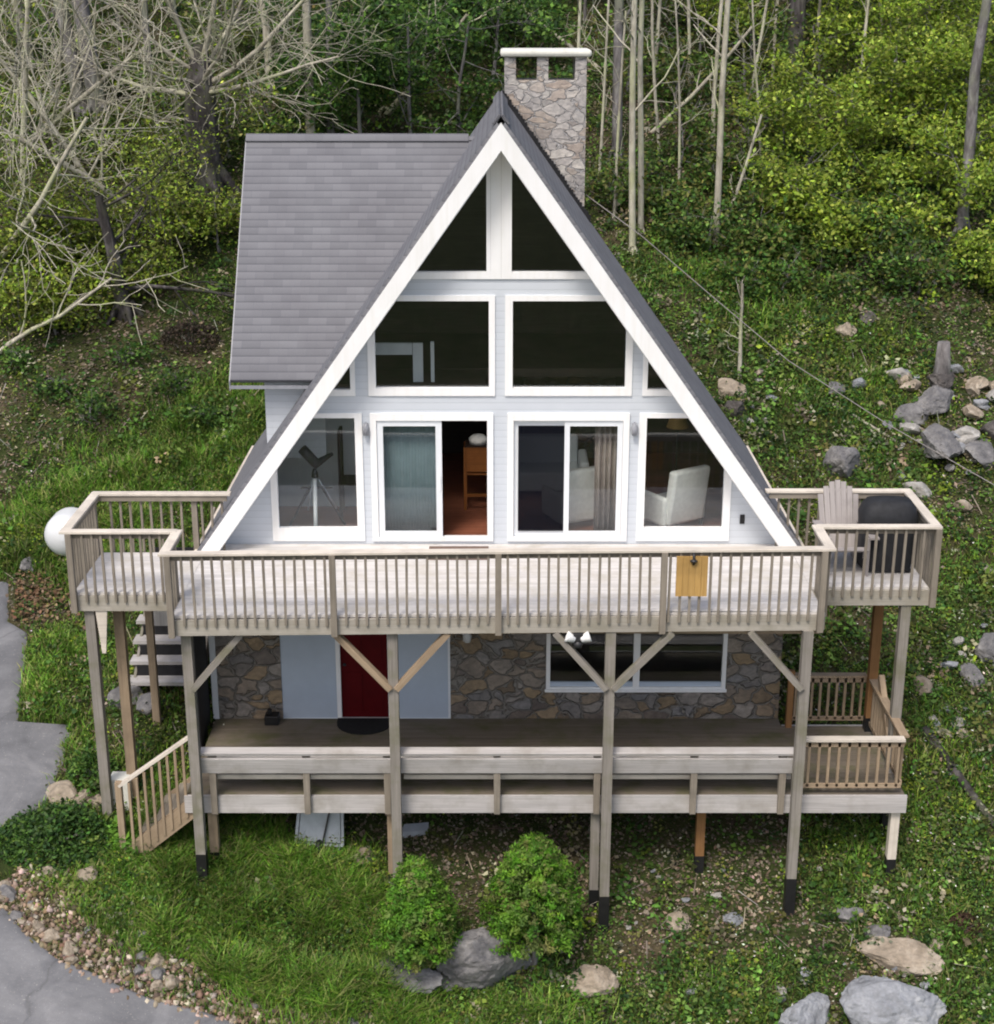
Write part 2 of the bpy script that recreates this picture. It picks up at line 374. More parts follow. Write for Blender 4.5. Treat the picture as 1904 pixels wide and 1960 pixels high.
def base_h(x, y):
    x = np.asarray(x, float); y = np.asarray(y, float)
    f = np.interp(x, [-14, -6.3, -4.6, 0, 1.7, 4.6, 6.35, 14], [-3.9, -4.3, -4.69, -5.3, -5.4, -5.07, -4.8, -4.6])
    k = sstep(y, -1, 5)
    b = f * (1 - k) - 4.85 * k
    s = np.where(y > 24, 10.5 + .62 * (y - 24), np.where(y < -7, -5.0 + .5 * (y + 3) * 0 + (y + 7) * .42 + 3.0, .5 * (y + 3)))
    s = np.where(y < -7, .5 * -4 + (y + 7) * .42, np.where(y > 24, .5 * 27 + .62 * (y - 24), .5 * (y + 3)))
    z = b + s
    z = np.where(y < -60, b + .5 * -4 - 53 * .42 + (y + 60) * .05, z)
    z = np.where(y > 90, b + 13.5 + .62 * 66 + (y - 90) * .05, z)
    return z
def T(x, y, rough=True):
    x = np.asarray(x, float); y = np.asarray(y, float)
    z = base_h(x, y)
    r = (fbm(x, y, 3.2, 3) - .5) * .42 + (fbm(x, y, .8, 2) - .5) * .12
    far = sstep(np.abs(x) + np.abs(y - 4), 14, 30)
    calm = sstep(x, -6.4, -7.6) * sstep(y, 5, 3)          # driveway side is graded flat
    near_posts = np.exp(-((y + 2.6) / 1.3) ** 2) * sstep(np.abs(x), 8, 6.4)
    return z + r * (1 - .85 * calm) * (1 - .7 * near_posts) * (1 + 1.2 * far)
def cray(px, py):
    u = (px - PX) / F_; v = -(py - PY) / F_
    return np.array((u, math.cos(TH) + v * math.sin(TH), -math.sin(TH) + v * math.cos(TH)))
def ground(px, py):
    d = cray(px, py); o = np.array(CAM); t = np.arange(14, 110, .04)
    P = o[None] + t[:, None] * d[None]
    i = np.argmax(P[:, 2] < T(P[:, 0], P[:, 1])); return P[i]
def at_y(px, py, Y):
    d = cray(px, py); t = (Y - CAM.y) / d[1]; return np.array(CAM) + t * d
def hit(x, y): return float(T(x, y))

def build_hill():
    def axis(d0, d1, st, far0, far1):
        a = list(np.arange(d0, d1, st)); s = st; q = d1
        while q < far1: a.append(q); s *= 1.25; q += s
        s = st; q = d0 - st; pre = []
        while q > far0: pre.append(q); s *= 1.25; q -= s
        return np.array([far0] + pre[::-1] + a + [far1])
    xs = axis(-16, 17, .2, -500, 500); ys = axis(-7, 30, .2, -900, 220)
    X, Y = np.meshgrid(xs, ys, indexing='ij'); Z = T(X, Y)
    inside = (np.abs(X) < 4.75) & (Y > .12) & (Y < 5.5)
    Z = np.where(inside, np.minimum(Z, -3.7), Z)
    nx, ny = X.shape
    co = np.stack([X, Y, Z], -1).reshape(-1, 3)
    i = np.arange(nx * ny).reshape(nx, ny)
    q = np.stack([i[:-1, :-1], i[1:, :-1], i[1:, 1:], i[:-1, 1:]], -1).reshape(-1, 4)
    me = bpy.data.meshes.new('hillside')
    me.vertices.add(len(co)); me.vertices.foreach_set('co', co.ravel())
    me.loops.add(q.size); me.loops.foreach_set('vertex_index', q.ravel())
    me.polygons.add(len(q)); me.polygons.foreach_set('loop_start', np.arange(0, q.size, 4)); me.polygons.foreach_set('loop_total', np.full(len(q), 4))
    me.polygons.foreach_set('use_smooth', np.ones(len(q), bool)); me.materials.append(M['soil']); me.update(); me.validate()
    o = bpy.data.objects.new('hillside', me); COL.objects.link(o)
    tag(o, 'steep wooded hillside the house stands on', 'hillside', kind='structure')
build_hill()

def densify(p, step):
    out = [p[0]]
    for a, b in zip(p[:-1], p[1:]):
        n = max(1, int(np.linalg.norm(b - a) / step))
        for k in range(1, n + 1): out.append(a + (b - a) * k / n)
    return np.array(out)
EDGE = densify(np.array([ground(*p)[:2] for p in EDGE_PX]), .12)
def edge_x(y):
    ys = EDGE[::-1, 1]; xs = EDGE[::-1, 0]; o = np.argsort(ys); return np.interp(y, ys[o], xs[o])
def build_road():
    rows = EDGE; m = 26; mb_v = []; 
    for k, (x, y) in enumerate(rows):
        jx = .16 * (fbm(x, y, .35, 3) - .5)
        for j in range(m):
            t = (j / (m - 1)) ** 1.6; xx = x + jx + (-22 - x) * t
            mb_v.append((xx, y, hit(xx, y) + .045 - (.05 if j == 0 else 0)))
    f = [(a * m + j, a * m + j + 1, (a + 1) * m + j + 1, (a + 1) * m + j) for a in range(len(rows) - 1) for j in range(m - 1)]
    me = bpy.data.meshes.new('driveway'); me.from_pydata(mb_v, [], f); me.materials.append(M['asphalt'])
    me.polygons.foreach_set('use_smooth', np.ones(len(f), bool)); me.update()
    o = bpy.data.objects.new('driveway', me); COL.objects.link(o)
    tag(o, 'grey asphalt driveway curving along the left of the house', 'driveway', kind='structure')
build_road()

# ------------------------------------------------------------------ house
XC, HW, ZR = 0.06, 4.97, 6.95            # centre line, half width at z=0.05, ridge height
SL = (ZR - .05) / HW
def zroof(x): return ZR - SL * abs(x - XC)
ZB = 6.47                                 # apex of the facade opening under the roof
def clip_tri(pts, za=ZB):
    """clip x,z polygon under both roof slopes"""
    for sgn in (1, -1):
        out = []
        g = lambda p: (za - SL * sgn * (p[0] - XC)) - p[1]
        for a, b in zip(pts, pts[1:] + pts[:1]):
            ga, gb = g(a), g(b)
            if ga >= 0: out.append(a)
            if (ga >= 0) != (gb >= 0):
                t = ga / (ga - gb); out.append((a[0] + (b[0] - a[0]) * t, a[1] + (b[1] - a[1]) * t))
        pts = out
        if len(pts) < 3: return []
    return pts
def rect(x0, x1, z0, z1): return [(x0, z0), (x1, z0), (x1, z1), (x0, z1)]
def slab(mb, pts, y0, y1, clip=True):
    if clip: pts = clip_tri(pts)
    if len(pts) >= 3: mb.prism([(x, y0, z) for x, z in pts], (0, y1 - y0, 0))

house = empty('a_frame_house', (0, 0, 0), 'white A-frame house with tall gable windows, grey shingles and stone base', 'house')
Y0, Y1 = -.5, 5.8
# roof: two slabs, shingles run down the slope
def roof_slab(mb, pts_top, thick, udir, vdir, o):
    nrm = np.cross(udir, vdir); nrm = nrm / np.linalg.norm(nrm)
    if nrm[2] < 0: nrm = -nrm
    A = [np.array(p, float) for p in pts_top]
    uv = [(float(np.dot(p - o, udir)), float(np.dot(p - o, vdir))) for p in A]
    t2 = sum(np.cross(A[k], A[(k + 1) % len(A)]) for k in range(len(A)))
    if np.dot(t2, nrm) < 0: A = A[::-1]; uv = uv[::-1]
    mb.poly(A, uv); Bm = [p - nrm * thick for p in A]; mb.poly(Bm[::-1], uv[::-1])
    for k in range(len(A)):
        m = (k + 1) % len(A); mb.poly([A[m], A[k], Bm[k], Bm[m]], [uv[m], uv[k], (uv[k][0], uv[k][1] - .05), (uv[m][0], uv[m][1] - .05)])
for s in (-1, 1):
    mb = MB(); e = XC + s * HW
    vd = np.array((-s * HW, 0, ZR - .05)); vd /= np.linalg.norm(vd)
    roof_slab(mb, [(e, Y0, .05), (e, Y1, .05), (XC, Y1, ZR), (XC, Y0, ZR)], .10, np.array((0, 1., 0)), vd, np.array((e, 0, .05)))
    # ridge cap
    if s == 1:
        mb.bar((XC + .07, Y0 - .01, ZR - .045), (XC + .07, Y1, ZR - .045), .17, .03, (SL, 0, 1)); mb.bar((XC - .07, Y0 - .01, ZR - .045), (XC - .07, Y1, ZR - .045), .17, .03, (-SL, 0, 1))
    r = mb.build('roof', M['shingle'], house)
    mb = MB(); ZI = 6.80; ei = XC + s * (ZI + .3) / SL
    roof_slab(mb, [(ei, .12, -.3), (ei, Y1 - .15, -.3), (XC, Y1 - .15, ZI), (XC, .12, ZI)], .25, np.array((0, 1., 0)), vd, np.array((e, 0, 0)))
    mb.build('ceiling_lining', M['indark'], house)
    # white soffit in front of the glass
    mb = MB(); roof_slab(mb, [(ei, Y0 + .03, -.3), (ei, .115, -.3), (XC, .115, ZI), (XC, Y0 + .03, ZI)], .22, np.array((0, 1., 0)), vd, np.array((e, 0, 0)))
    mb.build('soffit', M['white'], house)
    # rake board
    mb = MB(); z1, z2 = 6.86, 6.45
    zb = -.28
    xa, xb = (z1 - zb) / SL, (z2 - zb) / SL
    mb.prism([(XC, Y0 - .045, z1), (XC + s * xa, Y0 - .045, zb), (XC + s * xb, Y0 - .045, zb), (XC, Y0 - .045, z2)], (0, .05, 0))
    mb.build('rake_board', M['white'], house)
    # pale board along the eave
    mb = MB(); mb.bar((e + s * .02, Y0, -.02), (e + s * .02, Y1, -.02), .05, .13); mb.build('eave_board', M['cap'], house)
    # back rake
    mb = MB(); mb.prism([(XC, Y1, z1), (XC + s * xa, Y1, zb), (XC + s * xb, Y1, zb), (XC, Y1, z2)], (0, .04, 0)); mb.build('rake_board', M['white'], house)

# facade
sd = MB(); wt = MB()
def S(x0, x1, z0, z1): slab(sd, rect(x0, x1, z0, z1), 0.0, .09)
S(-6, 6, 4.17, 4.43); S(-6, 6, 2.25, 2.54)
S(-2.28, -2.07, 2.54, 4.17); S(2.17, 2.34, 2.54, 4.17); S(-.03, .13, 2.54, 4.17)
S(-2.19, -2.06, -.3, 2.25); S(-.06, .17, -.3, 2.25); S(2.15, 2.31, -.3, 2.25)
S(-6, -3.72, -.3, 2.25); S(3.85, 6, -.3, 2.25); S(-3.72, -2.19, -.3, .06); S(-2.06, -.06, -.3, .05); S(.17, 2.15, -.3, .05); S(2.31, 3.85, -.3, .06)
sd.build('siding_wall', M['siding'], house)
def window(glass, trims, name='window', depth=-.03):
    """trims: x0,x1,z0,z1 boards; glass polygon rect"""
    f = MB()
    for t in trims: slab(f, rect(*t), depth, .06)
    fo = f.build(name, M['white'], house); fo['label'] = ''
    del fo['label']
    g = MB(); slab(g, rect(*glass), .062, .072); g.build('pane', M['glass'], fo)
    return fo
# attic pair
window((-1.6, -.1, 4.54, 6.4), [(-3, -.101, 4.43, 4.54), (-.10, .065, 4.43, 6.5), (-.165, -.102, 4.541, 6.5)])
window((.23, 1.9, 4.54, 6.4), [(.231, 3, 4.43, 4.54), (.067, .23, 4.43, 6.5)])
# tall middle pair
window((-2.0, -.1, 2.62, 4.12), [(-2.07, -.03, 2.54, 2.67), (-2.07, -.03, 4.08, 4.17), (-2.07, -1.95, 2.67, 4.08), (-.13, -.03, 2.67, 4.08)])
window((.2, 2.1, 2.62, 4.12), [(.13, 2.17, 2.54, 2.67), (.13, 2.17, 4.08, 4.17), (2.06, 2.17, 2.67, 4.08), (.13, .25, 2.67, 4.08)])
# small corner triangles
window((-4, -2.36, 2.62, 4), [(-4, -2.28, 2.54, 2.64), (-2.36, -2.28, 2.64, 4)])
window((2.42, 4, 2.62, 4), [(2.34, 4, 2.54, 2.64), (2.34, 2.42, 2.64, 4)])
# lower fixed windows
window((-3.66, -2.25, .25, 2.2), [(-3.72, -2.19, .06, .29), (-3.72, -3.61, .29, 2.17), (-2.31, -2.19, .29, 2.17), (-3.72, -2.19, 2.17, 2.25)])
window((2.38, 3.8, .25, 2.2), [(2.31, 3.85, .06, .29), (3.73, 3.85, .29, 2.17), (2.31, 2.43, .29, 2.17), (2.31, 3.85, 2.17, 2.25)])
# sliding doors
def slider(x0, x1, panels, opened):
    f = MB()
    for t in [(x0, x1, .06, .125), (x0, x1, 2.13, 2.25), (x0, x0 + .10, .125, 2.13), (x1 - .10, x1, .125, 2.13)]: slab(f, rect(*t), -.04, .085)
    fo = f.build('sliding_door', M['white'], house)
    for (a, b, y, st) in panels:
        p = MB()
        for t in [(a, b, .127, .127 + .10), (a, b, 2.03, 2.128), (a, a + st, .227, 2.03), (b - st, b, .227, 2.03)]: slab(p, rect(*t), y, y + .035)
        p.build('door_panel', M['white2'], fo)
        g = MB(); slab(g, rect(a + st - .01, b - st + .01, .22, 2.04), y + .012, y + .02); g.build('pane', M['glass'], fo)
    h = MB(); hx = panels[0][1] - .04; h.box(hx - .012, hx + .012, panels[0][2] - .03, panels[0][2] - .002, .95, 1.2, 2); h.build('handle', M['white'], fo)
    return fo
slider(-2.06, -.06, [(-1.955, -.90, -.01, .10)], True)
sl2 = slider(.17, 2.15, [(.275, 1.17, .03, .075), (1.10, 2.045, -.012, .085)], False)
mb = MB(); mb.box(.345, 1.105, .0, .006, .227, 2.03, 2); mb.build('insect_screen', M['mesh'], sl2)
# lamps on the mullions, outlet
def wall_lamp(x, z, y=0.0, m='iron'):
    mb = MB(); mb.box(x - .035, x + .035, y - .02, y, z - .06, z + .06, 2)
    mb.lathe([(.0, -.13), (.045, -.12), (.06, 0), (.03, .07), (.0, .09)], (x, y - .085, z), 10)
    mb.bar((x, y - .01, z + .075), (x, y - .09, z + .085), .02, .02)
    mb.build('wall_lamp', M[m], house)
M['pewter'] = plain('pewter', (.26, .27, .30), .4, .15)
wall_lamp(-2.125, 2.02, 0, 'pewter'); wall_lamp(2.23, 2.02, 0, 'pewter')
mb = MB(); mb.box(4.02, 4.10, -.03, -.001, .36, .52, 2); mb.build('outlet_cover', M['black'], house, .01)

# lower storey
st = MB(); ZL0, ZL1 = -4.6, -.30
def W(x0, x1, z0, z1, y0=0., y1=.3): st.box(x0, x1, y0, y1, z0, z1, 2)
W(-4.86, -3.70, ZL0, ZL1); W(-.80, .84, ZL0, ZL1); W(3.92, 4.86, ZL0, ZL1)
W(.84, 3.92, ZL0, -2.66); W(.84, 3.92, -1.05, ZL1); W(-3.70, -.80, ZL0, -3.26); W(-3.70, -.80, -1.0, ZL1)
st.box(-4.86, -4.56, .3, 5.6, ZL0, ZL1, 1); st.box(4.56, 4.86, .3, 5.6, ZL0, ZL1, 1)
st.build('stone_wall', M['stone'], house)
mb = MB(); mb.box(-4.90, -4.80, -.035, -.004, -3.2, ZL1, 2); mb.build('corner_board', M['white2'], house)
mb = MB(); mb.box(-3.70, -2.76, .02, .10, -3.2, -1.0, 2); mb.box(-1.80, -.80, .02, .10, -3.2, -1.0, 2); mb.build('wall_panel', M['panel'], house)
mb = MB(); mb.box(-3.70, -2.755, .0, .11, -3.26, -3.2, 0); mb.box(-1.80, -.80, .0, .11, -3.26, -3.2, 0); mb.box(-.84, -.80, -.01, .10, -3.2, -1.0, 2); mb.build('panel_trim', M['white2'], house)
mb = MB(); mb.box(-2.755, -2.68, -.02, .11, -3.26, -1.0, 2); mb.box(-1.87, -1.80, -.02, .11, -3.26, -1.0, 2); mb.box(-2.68, -1.87, -.02, .11, -3.26, -3.21, 0)
dr = mb.build('entry_door', M['white'], house)
mb = MB(); mb.box(-2.68, -1.87, .05, .10, -3.205, -1.0, 2)
for z0, z1 in ((-3.05, -2.35), (-2.22, -1.5)):
    for x0, x1 in ((-2.58, -2.32), (-2.22, -1.97)):
        mb.box(x0, x1, .035, .049, z0, z1, 2)
mb.build('door_leaf', M['door'], dr); dr['label'] = 'red panelled entry door in a white frame'
mb = MB(); mb.lathe([(0, -.02), (.028, -.015), (.03, 0), (.02, .02), (0, .03)], (-2.61, .015, -2.2), 10); mb.build('handle', M['iron'], dr)
mb = MB(); mb.lathe([(0, -.05), (.04, -.04), (.045, .02), (.015, .05), (0, .06)], (-2.92, -.03, -1.34), 10); mb.build('porch_light', M['iron'], house)
mb = MB(); mb.box(-.58, -.50, -.03, -.001, -1.75, -1.55, 2); mb.lathe([(0, -.13), (.05, -.11), (.075, 0), (.03, .09), (0, .11)], (-.50, -.10, -1.62), 12); mb.build('wall_lamp', M['tank'], house)
# lower window
f = MB()
for t in [(.84, 3.92, -2.66, -2.60), (.84, .91, -2.60, -1.05), (3.85, 3.92, -2.60, -1.05), (2.33, 2.44, -2.60, -1.05), (.91, 2.33, -1.12, -1.05), (2.44, 3.85, -1.12, -1.05)]:
    f.box(t[0], t[1], -.035, .06, t[2], t[3], 0 if t[1] - t[0] > .5 else 2)
wf = f.build('picture_window', M['white'], house)
f = MB(); f.box(.82, 3.94, -.06, -.036, -2.685, -2.635, 0); f.build('sill', M['white'], wf)
f = MB(); f.box(.91, 2.33, .03, .04, -2.52, -1.12, 0); f.box(2.44, 3.85, .03, .04, -2.52, -1.12, 0); f.build('pane', M['glass'], wf)
f = MB(); f.box(.91, 2.33, .01, .05, -2.60, -2.521, 0); f.box(2.44, 3.85, .01, .05, -2.60, -2.521, 0); f.build('lower_sash', M['panel'], wf)
# dark room behind it and basement shell
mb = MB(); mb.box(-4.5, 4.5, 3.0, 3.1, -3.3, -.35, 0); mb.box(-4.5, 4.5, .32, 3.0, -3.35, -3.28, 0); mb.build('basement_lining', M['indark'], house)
# main floor, back wall, loft, partition
mb = MB()
for k in range(38):
    y = .10 + k * .142; mb.box(-4.65, 4.75, y, y + .139, -.08, .02, 0)
mb.build('room_floor', M['infloor'], house)
mb = MB(); mb.box(-4.86, 4.86, 0.301, 5.6, -.30, -.081, 0); mb.build('floor_frame', M['rim'], house)
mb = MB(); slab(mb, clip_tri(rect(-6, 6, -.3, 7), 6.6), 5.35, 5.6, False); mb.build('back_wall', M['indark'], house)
mb = MB(); slab(mb, clip_tri(rect(-6, 6, -4.6, -.3), 30), 5.35, 5.6, False) if False else mb.box(-4.86, 4.86, 5.35, 5.6, -4.6, -.31, 0); mb.build('back_foundation', M['stone'], house)
mb = MB(); slab(mb, clip_tri(rect(-4.2, -1.25, .021, 2.10), 6.4), 1.95, 2.05, False); mb.build('partition_wall', M['inwall'], house)
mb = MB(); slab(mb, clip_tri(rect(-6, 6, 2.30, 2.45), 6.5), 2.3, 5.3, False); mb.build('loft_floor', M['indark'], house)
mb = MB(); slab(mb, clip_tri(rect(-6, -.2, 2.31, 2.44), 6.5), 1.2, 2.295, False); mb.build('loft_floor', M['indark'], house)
mb = MB(); mb.box(-2.3, -1.43, 1.30, 1.36, 2.92, 3.12, 0); mb.box(-1.42, -1.25, 1.30, 1.36, 2.45, 3.12, 2); mb.build('loft_door_frame', M['inwall'], house)
mb = MB(); mb.box(-1.12, -1.06, 1.30, 1.36, 2.45, 3.14, 2); mb.build('loft_post', M['inwall'], house)
mb = MB(); mb.box(.5, 2.3, 5.0, 5.34, .02, 2.29, 2); mb.build('fireplace', M['stone'], house)

# dormer on the left slope
mb = MB(); LX = -4.40
ex = lambda z: XC - (ZR - z) / SL
vd = np.array((0, 3.0, 6.32 - 2.65)); vd /= np.linalg.norm(vd)
roof_slab(mb, [(LX, .6, 2.65), (ex(2.65) + .12, .6, 2.65), (ex(6.32) + .12, 3.6, 6.32), (LX, 3.6, 6.32)], .09, np.array((1., 0, 0)), vd, np.array((LX, .6, 2.65)))
vd2 = np.array((0, -3.0, 6.32 - 2.65)); vd2 /= np.linalg.norm(vd2)
roof_slab(mb, [(LX, 6.6, 2.65), (ex(2.65) + .12, 6.6, 2.65), (ex(6.32) + .12, 3.6, 6.32), (LX, 3.6, 6.32)], .09, np.array((1., 0, 0)), vd2, np.array((LX, 6.6, 2.65)))
mb.bar((LX - .01, 3.56, 6.30), (-.5, 3.56, 6.30), .16, .03, (0, -1.2, 1))
dm = mb.build('dormer_roof', M['shingle'], house)
mb = MB()
for k, s in ((.6, 1), (6.6, -1)):
    mb.prism([(LX - .02, k, 2.63), (LX - .02, 3.6, 6.30), (LX - .02, 3.6, 6.14), (LX - .02, k, 2.47)], (.018, 0, 0))
mb.box(LX, ex(2.55), .60, .62, 2.50, 2.555, 0)
mb.build('dormer_trim', M['pewter'], dm)
mb = MB(); mb.prism([(-3.9, 1.0, 1.2), (-3.9, 6.3, 1.2), (-3.9, 6.3, 2.95), (-3.9, 3.6, 6.2), (-3.9, 1.0, 2.95)], (.1, 0, 0)); mb.prism([(-3.799, 1.0, 1.2), (-2.9, 1.0, 1.2), (-2.9, 1.0, 2.95), (-3.799, 1.0, 2.95)], (0, .1, 0))
mb.build('dormer_wall', M['siding'], house)

# chimney at the back of the right slope
CY0, CY1 = 5.45, 6.35
ch = MB(); ch.box(.14, 1.66, CY0, CY1, -2, 7.18, 2)
cho = ch.build('chimney', M['chim'], house)
mb = MB()
for x0, x1 in ((.14, .35), (.74, .95), (1.45, 1.66)):
    for y0, y1 in (((CY0, CY0 + .22), (CY1 - .22, CY1)) if x0 != .74 else ((CY0, CY0 + .22),)): mb = MB(); mb.box(x0, x1, y0, y1, 7.18, 7.60, 2); mb.build('chimney_pier', M['chim'], cho)
mb = MB(); mb.box(.06, 1.75, CY0 - .08, CY1 + .08, 7.60, 7.73, 0); mb.build('chimney_cap', M['concrete'], cho, .05)
mb = MB()
for k in range(40):
    x = .10 + k * .042; z = zroof(x + .02) + .02 + random.uniform(-.02, .03)
    mb.box(x, x + .0418, CY0 - .07, CY0 - .005, z - .30, z + .10, 2)
mb.build('flashing', M['dullblack'], cho)

# ------------------------------------------------------------------ upper deck
upper = empty('upper_deck', (0, -1.6, 0), 'pale upper timber deck with baluster railing wrapping the glass gable', 'deck')
def U(mb, name, m, par=upper, bevel=0): return mb.build(name, M[m], par, bevel)
FLx, FLy, FRx, FRy = -4.78, -3.20, 4.83, -2.98            # front edge, a little out of square
yf = lambda x: FLy + (FRy - FLy) * (x - FLx) / (FRx - FLx)
WLx, WLy0, WLy1 = -6.47, -2.22, -.42
WRx, WRy0, WRy1 = 6.65, -1.99, -.27
mb = MB(); k = 0; y = -.005
while y > -3.2:
    y2 = y - .137
    if y2 > -2.99 - .05: mb.box(FLx, FRx, y2, y, -.04, 0, 0)
    else:
        a, b = max(y2, FLy + .03), y
        xe = FRx if False else FLx + (FRx - FLx) * max(.0, min(1, (y - FLy) / (FRy - FLy)))
        mb.hexa([(FLx, a, -.04), (FLx, b, -.04), (FLx, b, 0), (FLx, a, 0), (FRx, max(a, FRy), -.04), (FRx, max(b, FRy + .01), -.04), (FRx, max(b, FRy + .01), 0), (FRx, max(a, FRy), 0)])
    y = y2 - .006
for (xa, xb, ya, yb) in ((WLx, FLx - .006, WLy0, WLy1), (FRx + .006, WRx, WRy0, WRy1)):
    y = yb
    while y > ya:
        y2 = max(ya, y - .137); mb.box(xa, xb, y2, y, -.04, 0, 0); y = y2 - .006
U(mb, 'decking', 'deck')
mb = MB()
mb.bar((FLx - .02, FLy - .02, -.165), (FRx + .02, FRy - .02, -.165), .04, .245)
mb.bar((FLx - .02, FLy, -.165), (FLx - .02, WLy0 - .022, -.165), .04, .245); mb.bar((FRx + .02, FRy, -.165), (FRx + .02, WRy0 - .022, -.165), .04, .245)
mb.bar((WLx - .02, WLy0 - .02, -.165), (FLx - .045, WLy0 - .02, -.165), .04, .245); mb.bar((FRx + .045, WRy0 - .02, -.165), (WRx + .02, WRy0 - .02, -.165), .04, .245)
mb.bar((WLx - .02, WLy0, -.165), (WLx - .02, WLy1, -.165), .04, .245); mb.bar((WRx + .02, WRy0, -.165), (WRx + .02, WRy1, -.165), .04, .245)
mb.bar((WLx, WLy1 + .02, -.165), (-4.95, WLy1 + .02, -.165), .04, .245); mb.bar((5.0, WRy1 + .02, -.165), (WRx, WRy1 + .02, -.165), .04, .245)
U(mb, 'rim_board', 'rim')
mb = MB(); x = -4.6
while x < 4.7: mb.bar((x, yf(x) + .03, -.16), (x, -.01, -.16), .04, .22); x += .405
mb.box(-4.8, 4.8, -2.93, -2.85, -.38, -.285, 0); 
for x in np.arange(-6.3, -4.9, .4): mb.bar((x, WLy0 + .02, -.16), (x, WLy1, -.16), .04, .22)
for x in np.arange(5.0, 6.6, .4): mb.bar((x, WRy0 + .02, -.16), (x, WRy1, -.16), .04, .22)
U(mb, 'joist', 'tan')
# railings: runs of (x,y)->(x,y); facing outward balusters on the rim
balus = []
def run(p, q, posts, face, gap=.148, skip_ends=.10, dz=0):
    p = np.array(p, float); q = np.array(q, float); d = q - p; L = np.linalg.norm(d); d /= L
    n = np.array((d[1], -d[0])) * face               # outward
    P = lambda t, o, z: (p[0] + d[0] * t + n[0] * o, p[1] + d[1] * t + n[1] * o, z)
    mb = MB(); mb.bar(P(-.06, 0, 1.0 + dz), P(L + .06, 0, 1.0 + dz), .15, .04); U(mb, 'rail_cap', 'cap', upper, .006)
    mb = MB(); mb.bar(P(0, -.03, .93), P(L, -.03, .93), .04, .09); U(mb, 'top_rail', 'rail')
    for t in posts:
        mb = MB(); mb.bar(P(t, .045, -.29), P(t, .045, .978), .09, .09, (d[0], d[1], 0)); U(mb, 'rail_post', 'rail')
    t = skip_ends
    while t < L - skip_ends * .5:
        if all(abs(t - u) > .07 for u in posts): j1, j2 = random.uniform(-.009, .009), random.uniform(-.009, .009); balus.append((P(t + j1, .022, -.13 + random.uniform(-.012, .012)), P(t + j2, .022, .975), d))
        t += gap
run((FLx - .04, FLy - .04), (FRx + .04, FRy - .04), [.05, 2.43, 4.84, 7.26, 9.60], 1)
run((WLx - .04, WLy0 - .04), (FLx - .10, WLy0 - .04), [.06], 1)
run((FRx + .10, WRy0 - .04), (WRx + .04, WRy0 - .04), [1.78], 1)
n_front = len(balus)
run((FLx - .04, WLy0 - .04), (FLx - .04, FLy - .04), [.16], 1, .15, .25, -.005)
run((FRx + .04, FRy - .04), (FRx + .04, WRy0 - .04), [.86], 1, .15, .15, -.005)
run((WLx - .04, WLy1 + .04), (WLx - .04, WLy0 - .04), [.05], 1, dz=-.005)
run((WRx + .04, WRy0 - .04), (WRx + .04, WRy1 + .04), [1.75], 1, dz=-.005)
run((-4.38, WLy1 + .04), (WLx - .04, WLy1 + .04), [.55], 1, .165)
run((WRx + .04, WRy1 + .04), (4.44, WRy1 + .04), [1.0], 1, .165)
rest = MB()
for i, (a, b, d) in enumerate(balus):
    if i < 100:
        mb = MB(); mb.bar(a, b, .036, .036, (d[0], d[1], 0)); U(mb, 'baluster', 'rail')
    else: rest.bar(a, b, .036, .036, (d[0], d[1], 0))
tag(U(rest, 'balusters', 'rail'), kind='stuff')
# support posts
def post(par, x, y, z1, wdt=.15, m='post', wrap=.62, zb=None):
    g = hit(x, y) - .25; zw = hit(x, y) + wrap
    mb = MB(); mb.bar((x, y, zw), (x, y, z1), wdt, wdt, (0, 1, 0)); o = U(mb, 'support_post', m, par)
    if wrap > 0:
        mb = MB(); mb.bar((x, y, g), (x, y, zw - .002), wdt + .008, wdt + .008, (0, 1, 0)); U(mb, 'base_wrap', 'black', o)
    return o
PX4 = (-4.62, -1.555, 1.69, 4.62)
for i, x in enumerate(PX4): post(upper, x, -3.0, -.285)
def brace(p, q, m='post', w=.09, par=upper): mb = MB(); mb.bar(p, q, w, .13, (0, -1, .001)); U(mb, 'knee_brace', m, par)
zk, zt = -1.22, -.30
brace((-4.56, -3.06, zk), (-3.78, -3.06, zt))
brace((-1.60, -3.06, zk), (-2.42, -3.06, zt), 'tan'); brace((-1.51, -3.06, zk), (-.72, -3.06, zt), 'tan')
brace((1.64, -3.06, zk), (.86, -3.06, zt)); brace((1.74, -3.06, zk), (2.60, -3.06, zt))
brace((4.57, -3.06, zk), (3.76, -3.06, zt))
post(upper, -6.27, -2.12, -.285, .15, 'post', 0); post(upper, -5.93, -1.75, -.285, .15, 'tan', 0); post(upper, -5.80, -.35, -.285, .12, 'tan', 0)
post(upper, 6.34, -1.93, -.285); post(upper, 6.32, -.45, -.285, .15, 'orange')
mb = MB(); mb.prism([(-6.16, -2.24, -.29), (-5.98, -2.24, -.29), (-6.05, -2.24, -1.0), (-6.11, -2.24, -1.0)], (0, .04, 0)); U(mb, 'hanging_board', 'cap')
brace((6.34, -1.86, -2.9), (6.34, -.9, -2.0), 'tan')
